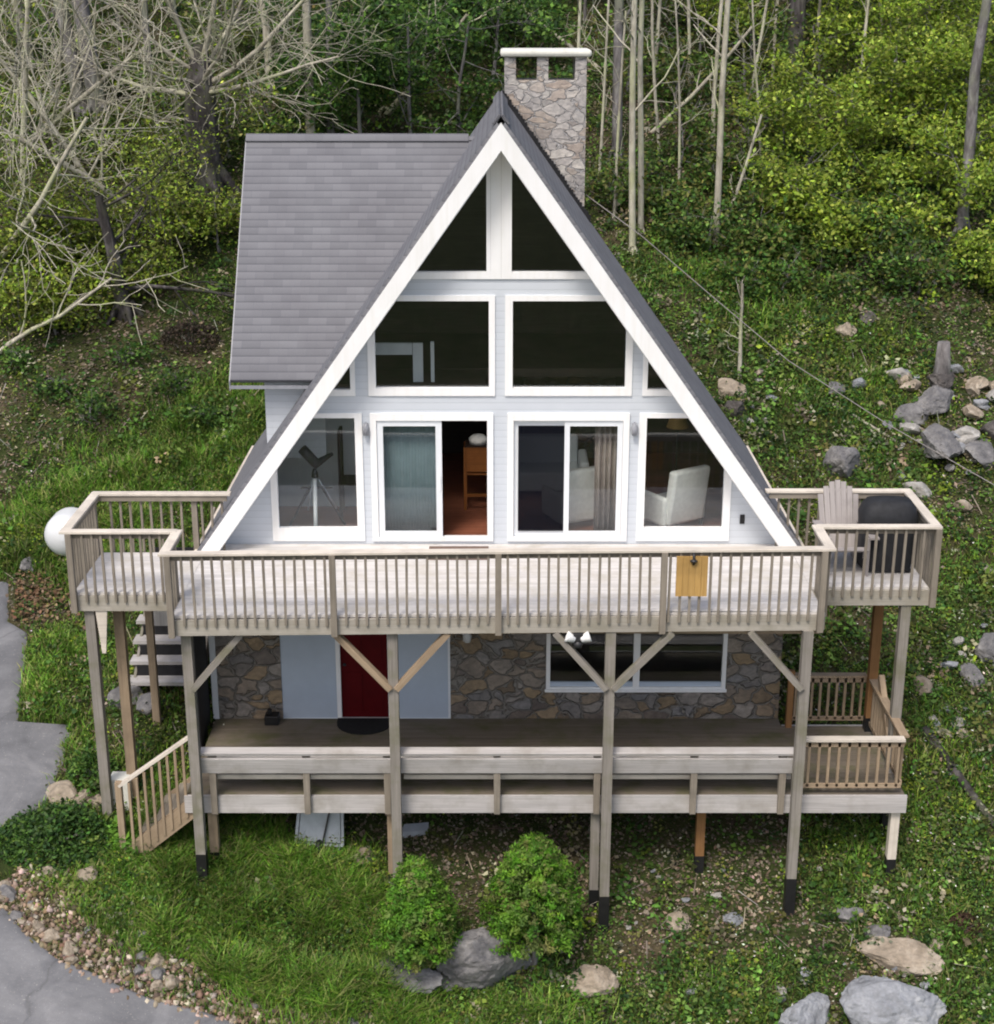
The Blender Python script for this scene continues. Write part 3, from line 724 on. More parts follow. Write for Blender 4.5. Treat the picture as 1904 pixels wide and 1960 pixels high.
# twin flood light under the deck edge
fl = MB(); fx, fy, fz = 1.20, -3.10, -.44
fl.box(fx - .07, fx + .07, fy - .05, fy + .05, fz + .03, fz + .14, 0); fl.lathe([(0, -.09), (.06, -.07), (.07, 0), (0, .03)], (fx, fy - .02, fz), 12)
flo = U(fl, 'flood_light', 'iron')
for s in (-1, 1):
    mb = MB(); Mx = Matrix.Rotation(s * R(68), 4, 'Y') @ Matrix.Rotation(R(0), 4, 'X')
    mb.lathe([(0, .19), (.085, .19), (.08, .16), (.05, .05), (0, .04)], (fx, fy - .02, fz + .03), 14, Mx); U(mb, 'lamp_head', 'white', flo)

# ------------------------------------------------------------------ lower deck
lower = empty('lower_deck', (0, -1.4, -3.2), 'weathered lower timber deck with built-in bench under the upper deck', 'deck')
LXa, LXb, LXc = -4.86, 4.86, 6.38
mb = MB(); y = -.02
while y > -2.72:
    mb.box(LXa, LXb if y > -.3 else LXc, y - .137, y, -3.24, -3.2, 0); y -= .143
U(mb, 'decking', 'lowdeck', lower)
mb = MB(); mb.box(LXa - .02, LXc + .02, -2.78, -2.74, -3.48, -3.18, 0); mb.box(LXa - .02, LXa + .02, -2.74, -.02, -3.48, -3.25, 1); mb.box(LXc - .02, LXc + .02, -2.74, -.3, -3.48, -3.25, 1); mb.box(LXb + .02, LXc - .021, -.29, -.25, -3.48, -3.2, 0)
U(mb, 'rim_board', 'bench', lower)
mb = MB()
for x in np.arange(-4.4, 6.3, .45): mb.box(x, x + .04, -2.73, -.35, -3.46, -3.245, 1)
U(mb, 'joist', 'post', lower)
mb = MB(); mb.box(-4.99, -4.95, -.95, -.02, -3.46, -.45, 2); U(mb, 'dark_side_panel', 'dullblack', lower)  # black panel added to fill the dark area left of the stone wall
bn = empty('bench', (0, -2.6, -3.2)); bn.parent = lower; bn.matrix_parent_inverse = Matrix.Translation(lower.location).inverted()
segs = [(-4.56, -1.562), (-1.552, 1.685), (1.695, 4.60)]
for a, b in segs:
    mb = MB(); mb.bar((a, -2.86, -2.37), (b, -2.86, -2.37), .16, .04, (0, -.25, 1)); U(mb, 'back_cap', 'bench', bn)
    mb = MB(); mb.bar((a, -2.88, -2.60), (b, -2.88, -2.60), .04, .27, (0, -.2, 1)); U(mb, 'backrest', 'bench', bn)
    mb = MB(); mb.box(a, b, -2.60, -2.30, -2.80, -2.76, 0); mb.box(a, b, -2.28, -2.14, -2.80, -2.76, 0); U(mb, 'seat', 'bench', bn)
    mb = MB(); mb.box(a + .1, b - .02, -2.70, -2.66, -2.93, -2.86, 0); U(mb, 'seat_rail', 'cap', bn)
for x in (-4.40, -2.95, -1.70, .0, 1.55, 3.05, 4.42):
    mb = MB(); mb.hexa([(x - .045, -2.86, -3.46), (x + .045, -2.86, -3.46), (x + .045, -2.782, -3.46), (x - .045, -2.782, -3.46), (x - .055, -2.86, -2.42), (x + .055, -2.86, -2.42), (x + .055, -2.70, -2.42), (x - .055, -2.70, -2.42)])
    U(mb, 'bench_bracket', 'rail', bn)
def lrail(p, q, cap='cap', n=10):
    p = np.array(p, float); q = np.array(q, float); d = (q - p) / np.linalg.norm(q - p)
    rp = empty('railing', (0, 0, 0)); rp.parent = lower; rp.matrix_parent_inverse = Matrix.Translation(lower.location).inverted()
    at = lambda t, z: tuple(p + (q - p) * t) + (z,)
    mb = MB(); mb.bar(at(0, -2.24), at(1, -2.24), .14, .04); U(mb, 'rail_cap', cap, rp)
    mb = MB(); mb.bar(at(0, -2.32), at(1, -2.32), .04, .09); U(mb, 'top_rail', 'tan', rp); mb = MB(); mb.bar(at(0, -3.04), at(1, -3.04), .04, .07); U(mb, 'bottom_rail', 'tan', rp)
    for k in range(n):
        t = (k + .5) / n; mb = MB(); mb.bar(at(t, -3.05), at(t, -2.28), .04, .04, (d[0], d[1], 0)); U(mb, 'baluster', 'tan', rp)
lrail((4.76, -2.70), (6.30, -2.70)); lrail((6.32, -2.62), (6.32, -.4), 'tan', 14); lrail((6.25, -.33), (5.0, -.33), 'tan', 9)
for x, y in ((4.98, -.33), (6.34, -.33)):
    mb = MB(); mb.bar((x, y, -3.2), (x, y, -2.15), .10, .10, (0, 1, 0)); U(mb, 'rail_post', 'orange', lower)
for x, y, m in ((-4.48, -2.62, 'tan'), (-1.66, -2.62, 'tan'), (3.28, -2.2, 'orange'), (6.27, -2.62, 'cap'), (1.55, -2.6, 'post')): post(lower, x, y, -3.25, .14, m, .28)

# ------------------------------------------------------------------ stairs
stl = empty('deck_stairs', (-5.3, -2.2, -3.8), 'short timber stairs with sloping handrail dropping left from the lower deck', 'stairs')
def on_slope(t): return (-4.66 - 1.20 * t, -3.2 - .98 * t)
for yy in (-2.72, -1.75):
    mb = MB(); a = on_slope(0); b = on_slope(1.02)
    mb.bar((a[0], yy, a[1] - .12), (b[0], yy, b[1] - .12), .045, .30); U(mb, 'stringer', 'tan', stl)
for k in range(5):
    t = (k + .5) / 5; x, z = on_slope(t); mb = MB(); mb.box(x - .14, x + .14, -2.69, -1.78, z - .04, z, 1); U(mb, 'tread', 'rail', stl)
mb = MB(); mb.bar((-4.70, -2.70, -2.16), (-5.90, -2.70, -3.04), .11, .045); U(mb, 'handrail', 'cap', stl)
for k in range(9):
    t = (k + .6) / 9.6; x, z = on_slope(t); mb = MB(); mb.bar((x, -2.745, z - .22), (x, -2.745, -2.16 - .90 * t - .01), .04, .04, (1, 0, 0)); U(mb, 'baluster', 'tan', stl)
x, z = on_slope(1.0); mb = MB(); mb.bar((x - .05, -2.70, hit(x, -2.7) - .1), (x - .05, -2.70, -2.98), .1, .1, (1, 0, 0)); U(mb, 'newel_post', 'tan', stl)
stu = empty('side_stairs', (-5.75, .8, -2), 'open timber stairs with wide treads seen under the left wing of the upper deck', 'stairs')
for k in range(7):
    y = .05 + k * .33; z = -2.55 + k * .245; mb = MB(); mb.box(-6.38, -5.15, y, y + .31, z - .06, z, 0); U(mb, 'tread', 'bench', stu)
    mb = MB(); mb.box(-6.25, -5.15, y + .29, y + .32, z, z + .18, 0); U(mb, 'gap_shade', 'dullblack', stu)  # black boards added as the shade in the open gaps between treads
mb = MB(); mb.box(-5.95, -5.62, .35, .38, -1.62, -1.0, 2); U(mb, 'panel', 'bench', stu)
for x in (-6.28, -5.12):
    mb = MB(); mb.bar((x, -.05, -2.95), (x, 2.35, -1.17), .045, .28); U(mb, 'stringer', 'post', stu)
mb = MB(); mb.bar((-5.12, .0, -1.85), (-5.12, 2.3, -.15), .05, .14); U(mb, 'handrail', 'post', stu)
for y in (.05, 2.2):
    mb = MB(); mb.bar((-5.12, y, -2.8 + .74 * y), (-5.12, y, -1.85 + .74 * y), .09, .09, (0, 1, 0)); U(mb, 'newel_post', 'tan', stu)

# ------------------------------------------------------------------ things on the decks
def part(name, mb, m, par, bevel=0): return mb.build(name, M[m], par, bevel)
# adirondack chair on the right wing, facing the camera
AK = 1.14
ac = empty('adirondack_chair', (5.55, -1.05, 0), 'taupe slatted Adirondack chair with rounded back on the right wing of the deck', 'chair')
ax, ay = 5.52, -1.0
for s in (-1, 1):
    mb = MB(); mb.bar((ax + s * .27, ay - .42, 0), (ax + s * .27, ay - .42, .55), .035, .10, (0, 1, 0)); part('leg', mb, 'adiron', ac)
    mb = MB(); mb.bar((ax + s * .25, ay - .45, .33), (ax + s * .25, ay + .42, .02), .03, .13); part('side_rail', mb, 'adiron', ac)
    mb = MB(); mb.bar((ax + s * .33, ay - .52, .565), (ax + s * .31, ay + .25, .565), .13, .028); part('armrest', mb, 'adiron', ac)
mb = MB()
for k in range(6): y = ay - .44 + k * .095; mb.bar((ax - .27, y, .385 - k * .034), (ax + .27, y, .385 - k * .034), .08, .022, (0, -.34, 1))
part('seat', mb, 'adiron', ac)
mb = MB()
for k in range(7):
    t = (k - 3) / 3; h = 1.03 - .20 * t * t; x0 = ax + t * .215; x1 = ax + t * .25
    q = np.array((x1, ay + .08 + .43 * h, .16 + .9 * h)); p = np.array((x0, ay + .06, .18)); mb.bar(p, q, .075, .02, (0, -.9, .43))
mb.bar((ax - .27, ay + .30, .58), (ax + .27, ay + .30, .58), .05, .03)
part('backrest', mb, 'adiron', ac)
for ch_ in ac.children:
    for v_ in ch_.data.vertices: v_.co = Vector((5.50 + (v_.co.x - ax) * AK, ay + (v_.co.y - ay) * AK, v_.co.z * AK))
# covered grill
gr = empty('covered_grill', (6.2, -1.05, 0), 'barbecue grill under a black cover in the corner of the right deck wing', 'grill')
mb = MB(); cx_, cy_ = 6.17, -1.12
rings = [(.40, .30, .04), (.43, .32, .25), (.44, .32, .55), (.45, .33, .74), (.45, .32, .92), (.41, .27, 1.05), (.34, .20, 1.14), (.2, .1, 1.175)]
N = 28
for k, (rx, ry, z) in enumerate(rings):
    for j in range(N):
        a = 2 * math.pi * j / N; ca, sa = math.cos(a), math.sin(a); e = .55
        fx_ = math.copysign(abs(ca) ** e, ca); fy_ = math.copysign(abs(sa) ** e, sa); wob = 1 + .035 * math.sin(5 * a + k) * (z < .8)
        mb.v.append((cx_ + rx * fx_ * wob, cy_ + ry * fy_ * wob, z))
for k in range(len(rings) - 1):
    for j in range(N):
        m = (j + 1) % N; mb.f.append((k * N + j, k * N + m, (k + 1) * N + m, (k + 1) * N + j)); mb.uv.append([(0, 0)] * 4); mb.sm.append(True)
mb.f.append(tuple((len(rings) - 1) * N + j for j in range(N))); mb.uv.append([(0, 0)] * N); mb.sm.append(True)
part('cover', mb, 'blackcloth', gr)
for x in (-.33, .33):
    for y in (-.22, .22): mb = MB(); mb.lathe([(0, 0), (.045, .005), (.05, .05), (.02, .09), (0, .09)], (cx_ + x, cy_ + y, 0), 10); part('caster', mb, 'black', gr)
# golden board hung inside the front rail
gb = empty('hanging_board', (2.86, -2.92, .5), 'golden slatted wood board hanging on a black hook on the front railing', 'board')
mb = MB(); yy = yf(2.86) - .115
for k in range(5): mb.box(2.615 + k * .092, 2.615 + k * .092 + .089, yy, yy + .03, .30, .92, 2)
part('slats', mb, 'golden', gb)
mb = MB(); mb.tube([(2.86, yy - .005, .80), (2.86, yy - .03, .86), (2.86, yy - .02, .93), (2.86, yy + .03, .98)], .02, 6); mb.lathe([(0, 0), (.05, .01), (.055, .03), (0, .05)], (2.86, yy - .02, .84), 10); part('hook', mb, 'iron', gb)
# mats
mb = MB(); mb.box(-1.12, -.14, -.78, -.16, .002, .018, 0); tag(mb.build('doormat', M['bmat']), 'brown rectangular doormat in front of the open sliding door', 'doormat')
mb = MB(); pts = [(-2.75, -.04), (-1.80, -.04)] + [(-2.275 + .475 * math.cos(a), -.20 - .45 * math.sin(a)) for a in np.linspace(0, math.pi, 14)]
mb.prism([(x, y, -3.197) for x, y in pts], (0, 0, .02)); tag(mb.build('doormat', M['mat']), 'black half-round doormat before the red door', 'doormat')
mb = MB(); mb.box(-3.98, -3.74, -.30, -.08, -3.197, -3.03, 0); mb.lathe([(.0, .0), (.05, .0), (.045, .09), (.0, .10)], (-3.9, -.19, -3.03), 10); tag(mb.build('planter_box', M['black'], None, .015), 'small black box by the stone wall left of the pale panel', 'box')
# interior things
tp = empty('telescope', (-3.1, .6, .02), 'dark telescope on a white tripod behind the lower left window', 'telescope')
mb = MB(); mb.tube([(-3.03, .16, .03), (-3.03, .30, 1.04)], .034, 8); part('leg', mb, 'white', tp)
for q in ((-3.56, .75, .02), (-2.62, .95, .02)):
    mb = MB(); mb.tube([q, (-3.03 + (.10 if q[0] > -3 else -.10), .42, .86)], .022, 6); part('leg', mb, 'iron', tp)
    mb = MB(); mb.tube([((q[0] - 3.03) / 2 + .1, q[1] * .5 + .2, .40), (-3.03 + (.05 if q[0] > -3 else -.05), .40, 1.0)], .018, 6); part('leg_stay', mb, 'barrow', tp)
mb = MB(); mb.box(-3.30, -2.76, .52, .56, .80, .83, 0); part('spreader', mb, 'iron', tp)
mb = MB(); mb.lathe([(0, 0), (.06, .02), (.05, .1), (.03, .16), (0, .17)], (-3.03, .34, 1.04), 10); part('mount', mb, 'iron', tp)
mb = MB(); mb.tube([(-3.22, .30, 1.56), (-3.12, .32, 1.44), (-3.00, .36, 1.28), (-2.90, .42, 1.34), (-2.74, .50, 1.42)], [.085, .085, .095, .055, .03], 10); part('optical_tube', mb, 'iron', tp)
def chair_in(cx, cy, rot, name, label):
    e = empty(name, (cx, cy, .02), label, 'armchair'); Mx = Matrix.Rotation(R(rot), 4, 'Z')
    def bx(nm, x0, x1, y0, y1, z0, z1, tilt=0):
        mb = MB(); mb.box(x0, x1, y0, y1, z0, z1, 2)
        mb.v = [tuple((Mx @ Vector((x, y + tilt * (z - .4), z))) + Vector((cx, cy, 0))) for x, y, z in mb.v]
        part(nm, mb, 'fabric', e, .05)
    bx('seat', -.36, .36, -.36, .34, .12, .46); bx('backrest', -.40, .40, .30, .48, .14, 1.12, .14)
    bx('armrest', -.47, -.365, -.38, .40, .12, .64); bx('armrest', .365, .47, -.38, .40, .12, .64)
    mb = MB()
    for sx in (-.38, .38):
        for sy in (-.3, .38): mb.box(sx - .03, sx + .03, sy - .03, sy + .03, .02, .125, 2)
    mb.v = [tuple((Mx @ Vector(p)) + Vector((cx, cy, 0))) for p in mb.v]; part('foot', mb, 'darkwood', e)
chair_in(2.98, 1.05, 214, 'armchair', 'cream armchair seen from behind through the lower right window')
chair_in(1.34, 1.15, 204, 'armchair', 'cream armchair by the curtain behind the right sliding door')
def curtain(x0, x1, y, z0, z1, m, label, amp=.04, per=.09):
    mb = MB(); xs = np.arange(x0, x1, .012)
    for a, b in zip(xs[:-1], xs[1:]):
        f = lambda q: y + amp * math.sin(q / per * 2 * math.pi) + .3 * amp * math.sin(q * 37)
        mb.poly([(a, f(a), z0), (b, f(b), z0), (b, f(b), z1), (a, f(a), z1)], smooth=True)
    o = mb.build('curtain', M[m]); so_ = o.modifiers.new('thick', 'SOLIDIFY'); so_.thickness = .006; tag(o, label, 'curtain')
curtain(1.62, 1.96, .24, .06, 2.1, 'curtain', 'beige curtain hanging inside the right sliding door')
curtain(-1.90, -.93, .24, .06, 2.1, 'screen', 'grey-green blind behind the left sliding door panel', .004, .05)
bs = empty('bar_stool', (-.42, 1.9, .02), 'tall orange wooden chair seen through the open sliding door', 'stool')
for sx in (-.56, .06):
    for sy in (1.74, 2.1): mb = MB(); mb.bar((sx, sy, .02), (sx, sy, 1.17), .05, .05, (0, 1, 0)); part('leg', mb, 'inwood', bs)
mb = MB(); mb.box(-.53, .03, 1.765, 2.075, .66, .70, 0); part('seat', mb, 'inwood', bs)
mb = MB(); mb.box(-.53, .03, 1.73, 1.75, .73, 1.17, 0); part('backrest', mb, 'inwood', bs)
mb = MB(); mb.box(-.53, .03, 1.72, 1.76, .27, .32, 0); part('stretcher', mb, 'inwood', bs)
mb = MB(); mb.lathe([(0, 0), (.15, .0), (.17, .09), (.10, .15), (0, .16)], (-.33, 1.9, 1.205), 14); tag(mb.build('bowl', M['fabric']), 'white bowl resting on the orange wooden chair indoors', 'bowl')
mb = MB(); mb.box(-.56, -.05, 1.72, 2.12, 1.182, 1.204, 0); tag(mb.build('tray', M['darkwood']), 'dark tray under the white bowl indoors', 'tray')
dt = empty('dining_chair', (-2.5, 1.5, .02), 'dark wooden dining chair behind the telescope', 'chair')
for sx in (-2.72, -2.30):
    for sy in (1.35, 1.75): mb = MB(); mb.bar((sx, sy, .02), (sx, sy, 1.55 if sx < -2.5 else .62), .05, .05, (0, 1, 0)); part('leg', mb, 'darkwood', dt)
mb = MB(); mb.box(-2.75, -2.27, 1.32, 1.78, .60, .66, 0); part('seat', mb, 'darkwood', dt)
mb = MB(); mb.box(-2.75, -2.71, 1.36, 1.74, .85, 1.55, 2); part('backrest', mb, 'darkwood', dt)
tb = empty('dining_table', (-2.0, 1.6, .02), 'dark wooden table against the pale partition wall', 'table')
mb = MB(); mb.box(-2.25, -1.3, 1.3, 2.2, 1.05, 1.11, 0); part('tabletop', mb, 'darkwood', tb)
for sx in (-2.2, -1.36):
    for sy in (1.36, 2.14): mb = MB(); mb.bar((sx, sy, .02), (sx, sy, 1.05), .07, .07, (0, 1, 0)); part('leg', mb, 'darkwood', tb)
lm = empty('floor_lamp', (3.35, 3.2, .02), 'floor lamp with yellowish shade behind the lower right window', 'lamp')
mb = MB(); mb.tube([(3.2, 2.2, .02), (3.2, 2.2, 1.5)], .015, 6); mb.lathe([(0, 0), (.14, 0), (.12, .03), (0, .04)], (3.2, 2.2, .02), 12); part('stand', mb, 'iron', lm)
mb = MB(); mb.lathe([(.20, 0), (.12, .26)], (3.2, 2.2, 1.42), 16); part('lamp_shade', mb, 'golden', lm)
sf = empty('sofa', (.75, 2.6, .02), 'pale sofa deep inside behind the right sliding door', 'sofa')
for nm, b in (('seat', (.15, 1.5, 2.6, 3.3, .08, .45)), ('backrest', (.15, 1.5, 3.3, 3.5, .08, .95)), ('armrest', (-.02, .14, 2.55, 3.5, .08, .65)), ('armrest', (1.51, 1.67, 2.55, 3.5, .08, .65))):
    mb = MB(); mb.box(*b, 0); part(nm, mb, 'inwall', sf, .05)

# ------------------------------------------------------------------ propane tank, barrow and odds under the deck
g0 = ground(121, 1088); tx, ty = g0[0] + .05, g0[1] + .3; tz = hit(tx, ty) + .42
tk = empty('propane_tank', (tx, ty, tz - .5), 'white domed propane tank on the slope behind the left deck wing', 'tank')
mb = MB(); Mx = Matrix.Rotation(R(-90), 4, 'X'); r0 = .43
prof = [(0.001, -.34)] + [(r0 * math.sin(a), -.34 * math.cos(a)) for a in np.linspace(.2, math.pi / 2, 7)] + [(r0, .35)] + [(r0 * math.cos(a), 0.35 + .34 * math.sin(a)) for a in np.linspace(.2, math.pi / 2, 7)]
mb.lathe(prof, (tx, ty, tz), 30, Mx); part('shell', mb, 'tank', tk)
for dy in (.02, .28): mb = MB(); mb.box(tx - .3, tx + .3, ty + dy, ty + dy + .1, tz - .75, tz - .40, 0); part('saddle', mb, 'concrete', tk)

def local(mb, Mx): mb.v = [tuple(Mx @ Vector(p)) for p in mb.v]; return mb
bg0 = ground(612, 1632)
wb = empty('wheelbarrow', bg0, 'pale grey metal wheelbarrow standing tipped up under the lower deck', 'wheelbarrow')
Mx = Matrix.Translation((bg0[0], bg0[1] + .0, bg0[2] + .13)) @ Matrix.Rotation(R(-12), 4, 'X') @ Matrix.Rotation(R(3), 4, 'Y')
mb = MB(); ring = lambda hw, z0, y: [(-hw, y, z0), (hw, y, z0)]
a, b2 = .40, .30
front = [(-.38, 0, .02), (.38, 0, .02), (.33, 0, .92), (-.33, 0, .92)]; back = [(-.26, .24, .14), (.26, .24, .14), (.22, .24, .80), (-.22, .24, .80)]
mb.poly([(-.34, -.01, .06), (.34, -.01, .06), (.30, -.01, .88), (-.30, -.01, .88)][::1])
for k in range(4):
    n = (k + 1) % 4; mb.poly([front[k], back[k], back[n], front[n]])
mb.poly(back)
for k in range(4): mb.bar(front[k], front[(k + 1) % 4], .045, .045, (0, 1, 0.01))
part('tray', local(mb, Mx), 'barrow', wb)
for s in (-1, 1):
    mb = MB(); mb.tube([(s * .36, .06, .9), (s * .36, .05, .05), (s * .22, -.02, -.32)], .022, 6); part('handle', local(mb, Mx), 'barrow', wb)
mb = MB(); mb.bar((.20, -.05, .9), (.05, -.05, .0), .03, .02, (0, 1, 0)); part('strap', local(mb, Mx), 'iron', wb)
mb = MB(); mb.lathe([(.03, -.05), (.15, -.045), (.17, 0), (.15, .045), (.03, .05)], (0, .02, -.06), 16, Matrix.Rotation(R(90), 4, 'Y')); part('wheel', local(mb, Mx), 'black', wb)
p = ground(502, 1580); mb = MB(); mb.tube([(p[0], p[1], p[2] + .20), (p[0] + .55, p[1] + .65, p[2] + .85)], .055, 10); tag(mb.build('drain_pipe', M['tank']), 'white drain pipe poking out under the lower deck', 'pipe')
p = ground(790, 1610); mb = MB(); mb.prism([(p[0] - .22, p[1], p[2]), (p[0] + .16, p[1] + .1, p[2]), (p[0] + .26, p[1] + .1, p[2] + .14), (p[0] - .14, p[1], p[2] + .16)], (0, .16, .06)); tag(mb.build('plastic_sheet', M['barrow']), 'crumpled pale plastic beside the second post under the deck', 'sheet')
p = ground(232, 1545); mb = MB(); mb.box(p[0] - .16, p[0] + .16, p[1] - .05, p[1] + .25, p[2] - .15, p[2] + .52, 2); tag(mb.build('concrete_block', M['concrete'], None, .02), 'upright grey concrete block at the foot of the deck stairs', 'block')
# ------------------------------------------------------------------ overhead cable on the right
cp = [at_y(1122, 372, 5.7), at_y(1230, 452, 5.4), at_y(1370, 572, 5.0), at_y(1510, 690, 4.5), at_y(1700, 812, 3.7), at_y(1904, 928, 2.7), at_y(2200, 1060, 1.2)]
mb = MB(); mb.tube(cp, .009, 6); tag(mb.build('overhead_cable', M['adiron']), 'thin pale cable running down the slope to the right', 'cable')

#VEGETATION
# ------------------------------------------------------------------ vegetation
def leaf_mesh(name, c, nrm, size, tint, m, parent=None, ratio=.55):
    """many small diamond leaves: centres c, facing nrm"""
    n = len(c); c = np.asarray(c, float)
    nrm = nrm / (np.linalg.norm(nrm, axis=1, keepdims=True) + 1e-9)
    r = rng.normal(size=(n, 3)); a = np.cross(nrm, r); a /= np.linalg.norm(a, axis=1, keepdims=True) + 1e-9
    b = np.cross(nrm, a); s = np.asarray(size).reshape(-1, 1) * np.ones((n, 1))
    fold = nrm * s * .12
    co = np.stack([c - a * s * .5, c + b * s * .5 * ratio - fold, c + a * s * .5, c - b * s * .5 * ratio - fold], 1).reshape(-1, 3)
    return quads(name, co, np.repeat(tint, 4, 0), m, parent)
def quads(name, co, tint, m, parent=None):
    nq = len(co) // 4; me = bpy.data.meshes.new(name)
    me.vertices.add(len(co)); me.vertices.foreach_set('co', co.astype(np.float32).ravel())
    me.loops.add(nq * 4); me.loops.foreach_set('vertex_index', np.arange(nq * 4, dtype=np.int32))
    me.polygons.add(nq); me.polygons.foreach_set('loop_start', np.arange(0, nq * 4, 4, dtype=np.int32)); me.polygons.foreach_set('loop_total', np.full(nq, 4, np.int32))
    me.materials.append(m); me.update()
    at = me.attributes.new('tint', 'FLOAT_COLOR', 'POINT')
    at.data.foreach_set('color', np.concatenate([tint, np.ones((len(tint), 1))], 1).astype(np.float32).ravel())
    o = bpy.data.objects.new(name, me); COL.objects.link(o)
    if parent:
        o.parent = parent; o.matrix_parent_inverse = Matrix.Translation(parent.location).inverted()
    return o
def tints(n, cols, var=.25):
    cols = np.array(cols); k = rng.integers(0, len(cols), n); j = (k + rng.integers(0, len(cols), n) * 0)
    t = cols[j] * (1 + var * rng.normal(size=(n, 1))); return np.clip(t * (1 + .06 * rng.normal(size=(n, 3))), .004, 1)
YG = [(.18, .27, .024), (.24, .325, .032), (.12, .195, .024), (.29, .36, .065)]
MG = [(.065, .14, .022), (.09, .18, .03), (.14, .225, .042), (.042, .095, .018)]
DG = [(.022, .058, .013), (.032, .082, .017), (.05, .115, .02), (.07, .14, .022)]
OL = [(.12, .135, .03), (.09, .115, .024), (.16, .16, .045), (.07, .09, .022)]
BR = [(.13, .10, .07), (.19, .15, .105), (.09, .07, .05), (.26, .215, .16), (.14, .12, .09)]
def norm(v): v = np.asarray(v, float); return v / (np.linalg.norm(v) + 1e-9)
def grow(mb, p, d, L, r, lvl, cf, tips, segs=5):
    pts = [np.array(p, float)]; rad = [r]; d = norm(d); wig = cf['wig'][lvl] if lvl < len(cf['wig']) else .2
    dirs = [d]
    for k in range(segs):
        d = norm(d + rng.normal(size=3) * wig + np.array((0, 0, cf['up'][lvl])))
        pts.append(pts[-1] + d * L / segs); rad.append(max(cf['rmin'], r * (1 - (1 - cf['tap']) * (k + 1) / segs))); dirs.append(d)
    mb.tube(pts, rad, 8 if lvl == 0 else (5 if lvl == 1 else 3), cap=False)
    if lvl + 1 >= cf['lv']:
        tips.append(pts[-1]); tips.append(pts[segs // 2]); return
    nc = cf['n'][lvl]
    for c in range(nc):
        t = cf['t0'][lvl] + (1 - cf['t0'][lvl]) * (c + rng.random()) / nc; f = t * segs; i = min(int(f), segs - 1)
        q = pts[i] + (pts[i + 1] - pts[i]) * (f - i); rr = rad[i] + (rad[i + 1] - rad[i]) * (f - i)
        dd = dirs[i + 1]; x = norm(np.cross(dd, rng.normal(size=3))); an = R(cf['ang'][lvl]) * (1 + .25 * rng.normal())
        nd = dd * math.cos(an) + x * math.sin(an)
        grow(mb, q, nd, L * cf['lr'][lvl] * (.7 + .6 * rng.random()), max(cf['rmin'], rr * cf['rr'][lvl]), lvl + 1, cf, tips, segs if lvl < 1 else 4)
def cfg(**k):
    c = dict(lv=4, n=(7, 6, 5, 3), t0=(.35, .2, .15, .1), ang=(55, 45, 40, 35), lr=(.55, .5, .5, .5), rr=(.5, .55, .6, .6), up=(.02, .06, .04, .02), wig=(.08, .16, .2, .25), tap=.45, rmin=.006); c.update(k); return c
def tree(name, base, d, L, r, cf, bark, label, cat='tree', group=None, leaves=0, cols=None, lsize=.09, spread=.35, boughs=None):
    base = np.array(base, float); t = empty(name, base - np.array((0, 0, .1)), label, cat, group)
    mb = MB(); tips = []
    grow(mb, base - np.array((0, 0, .15)), d, L, r, 0, cf, tips)
    # root flare
    for k in range(5):
        a = k * 1.257 + rng.random(); mb.tube([base + np.array((0, 0, r * 1.6)) + .55 * r * np.array((math.cos(a), math.sin(a), 0)), base + np.array((math.cos(a) * r * 2.2, math.sin(a) * r * 2.2, -.12))], [r * .5, r * .2], 5, False)
    for (p, dd, l_, r_) in (boughs or []):
        c2 = dict(cf); grow(mb, p, dd, l_, r_, 1, c2, tips)
    part('trunk', mb, bark, t)
    if leaves and tips:
        tp_ = np.array(tips); k = rng.integers(0, len(tp_), max(4, leaves // 34)); cl = tp_[k]
        idx = rng.integers(0, len(cl), leaves); off = rng.normal(size=(leaves, 3)) * np.array((spread, spread, spread * .45))
        c = cl[idx] + off; nr = rng.normal(size=(leaves, 3)) * .8 + np.array((0, -.25, 1))
        ct = 1 + .30 * rng.normal(size=(len(cl), 1))
        tn = np.clip(tints(leaves, cols) * np.clip(ct[idx], .45, 1.6), .004, 1)
        leaf_mesh('crown', c, nr, lsize * (.6 + .8 * rng.random(leaves)), tn, M['leaf'], t)
    return t
G = lambda px, py: ground(px, py)
# --- bare trees, left
bare = cfg(rmin=.009, lv=5, n=(6, 5, 3, 2, 1), t0=(.25, .2, .15, .1, .1), ang=(62, 48, 42, 38, 30), lr=(.60, .55, .55, .55, .5), rr=(.42, .5, .55, .6, .6), up=(.02, .05, .03, .02, .01), wig=(.07, .16, .2, .24, .25))
slim = cfg(lv=3, n=(8, 4, 3), t0=(.45, .2, .1), ang=(50, 45, 40), lr=(.22, .5, .5), rr=(.35, .5, .6), up=(.03, .08, .05), wig=(.035, .14, .2), tap=.55)
pole = cfg(lv=3, n=(7, 3, 2), t0=(.30, .2, .1), ang=(58, 45, 40), lr=(.16, .5, .5), rr=(.35, .5, .6), up=(.03, .08, .05), wig=(.03, .14, .2), tap=.6)
tree('bare_tree', G(160, 222), (-.10, -.05, 1), 11, .20, slim, 'bark_grey', 'grey leaning trunk with broken limbs at the upper left edge', group='bare trees left of the house')
tree('bare_tree', G(190, 226), (-.03, 0, 1), 12, .24, slim, 'bark_grey', 'straight pale grey trunk, thickest of the upper left trunks', group='bare trees left of the house')
g = G(392, 372)
top = g + np.array((.1, -.3, 2.9))
bo = []
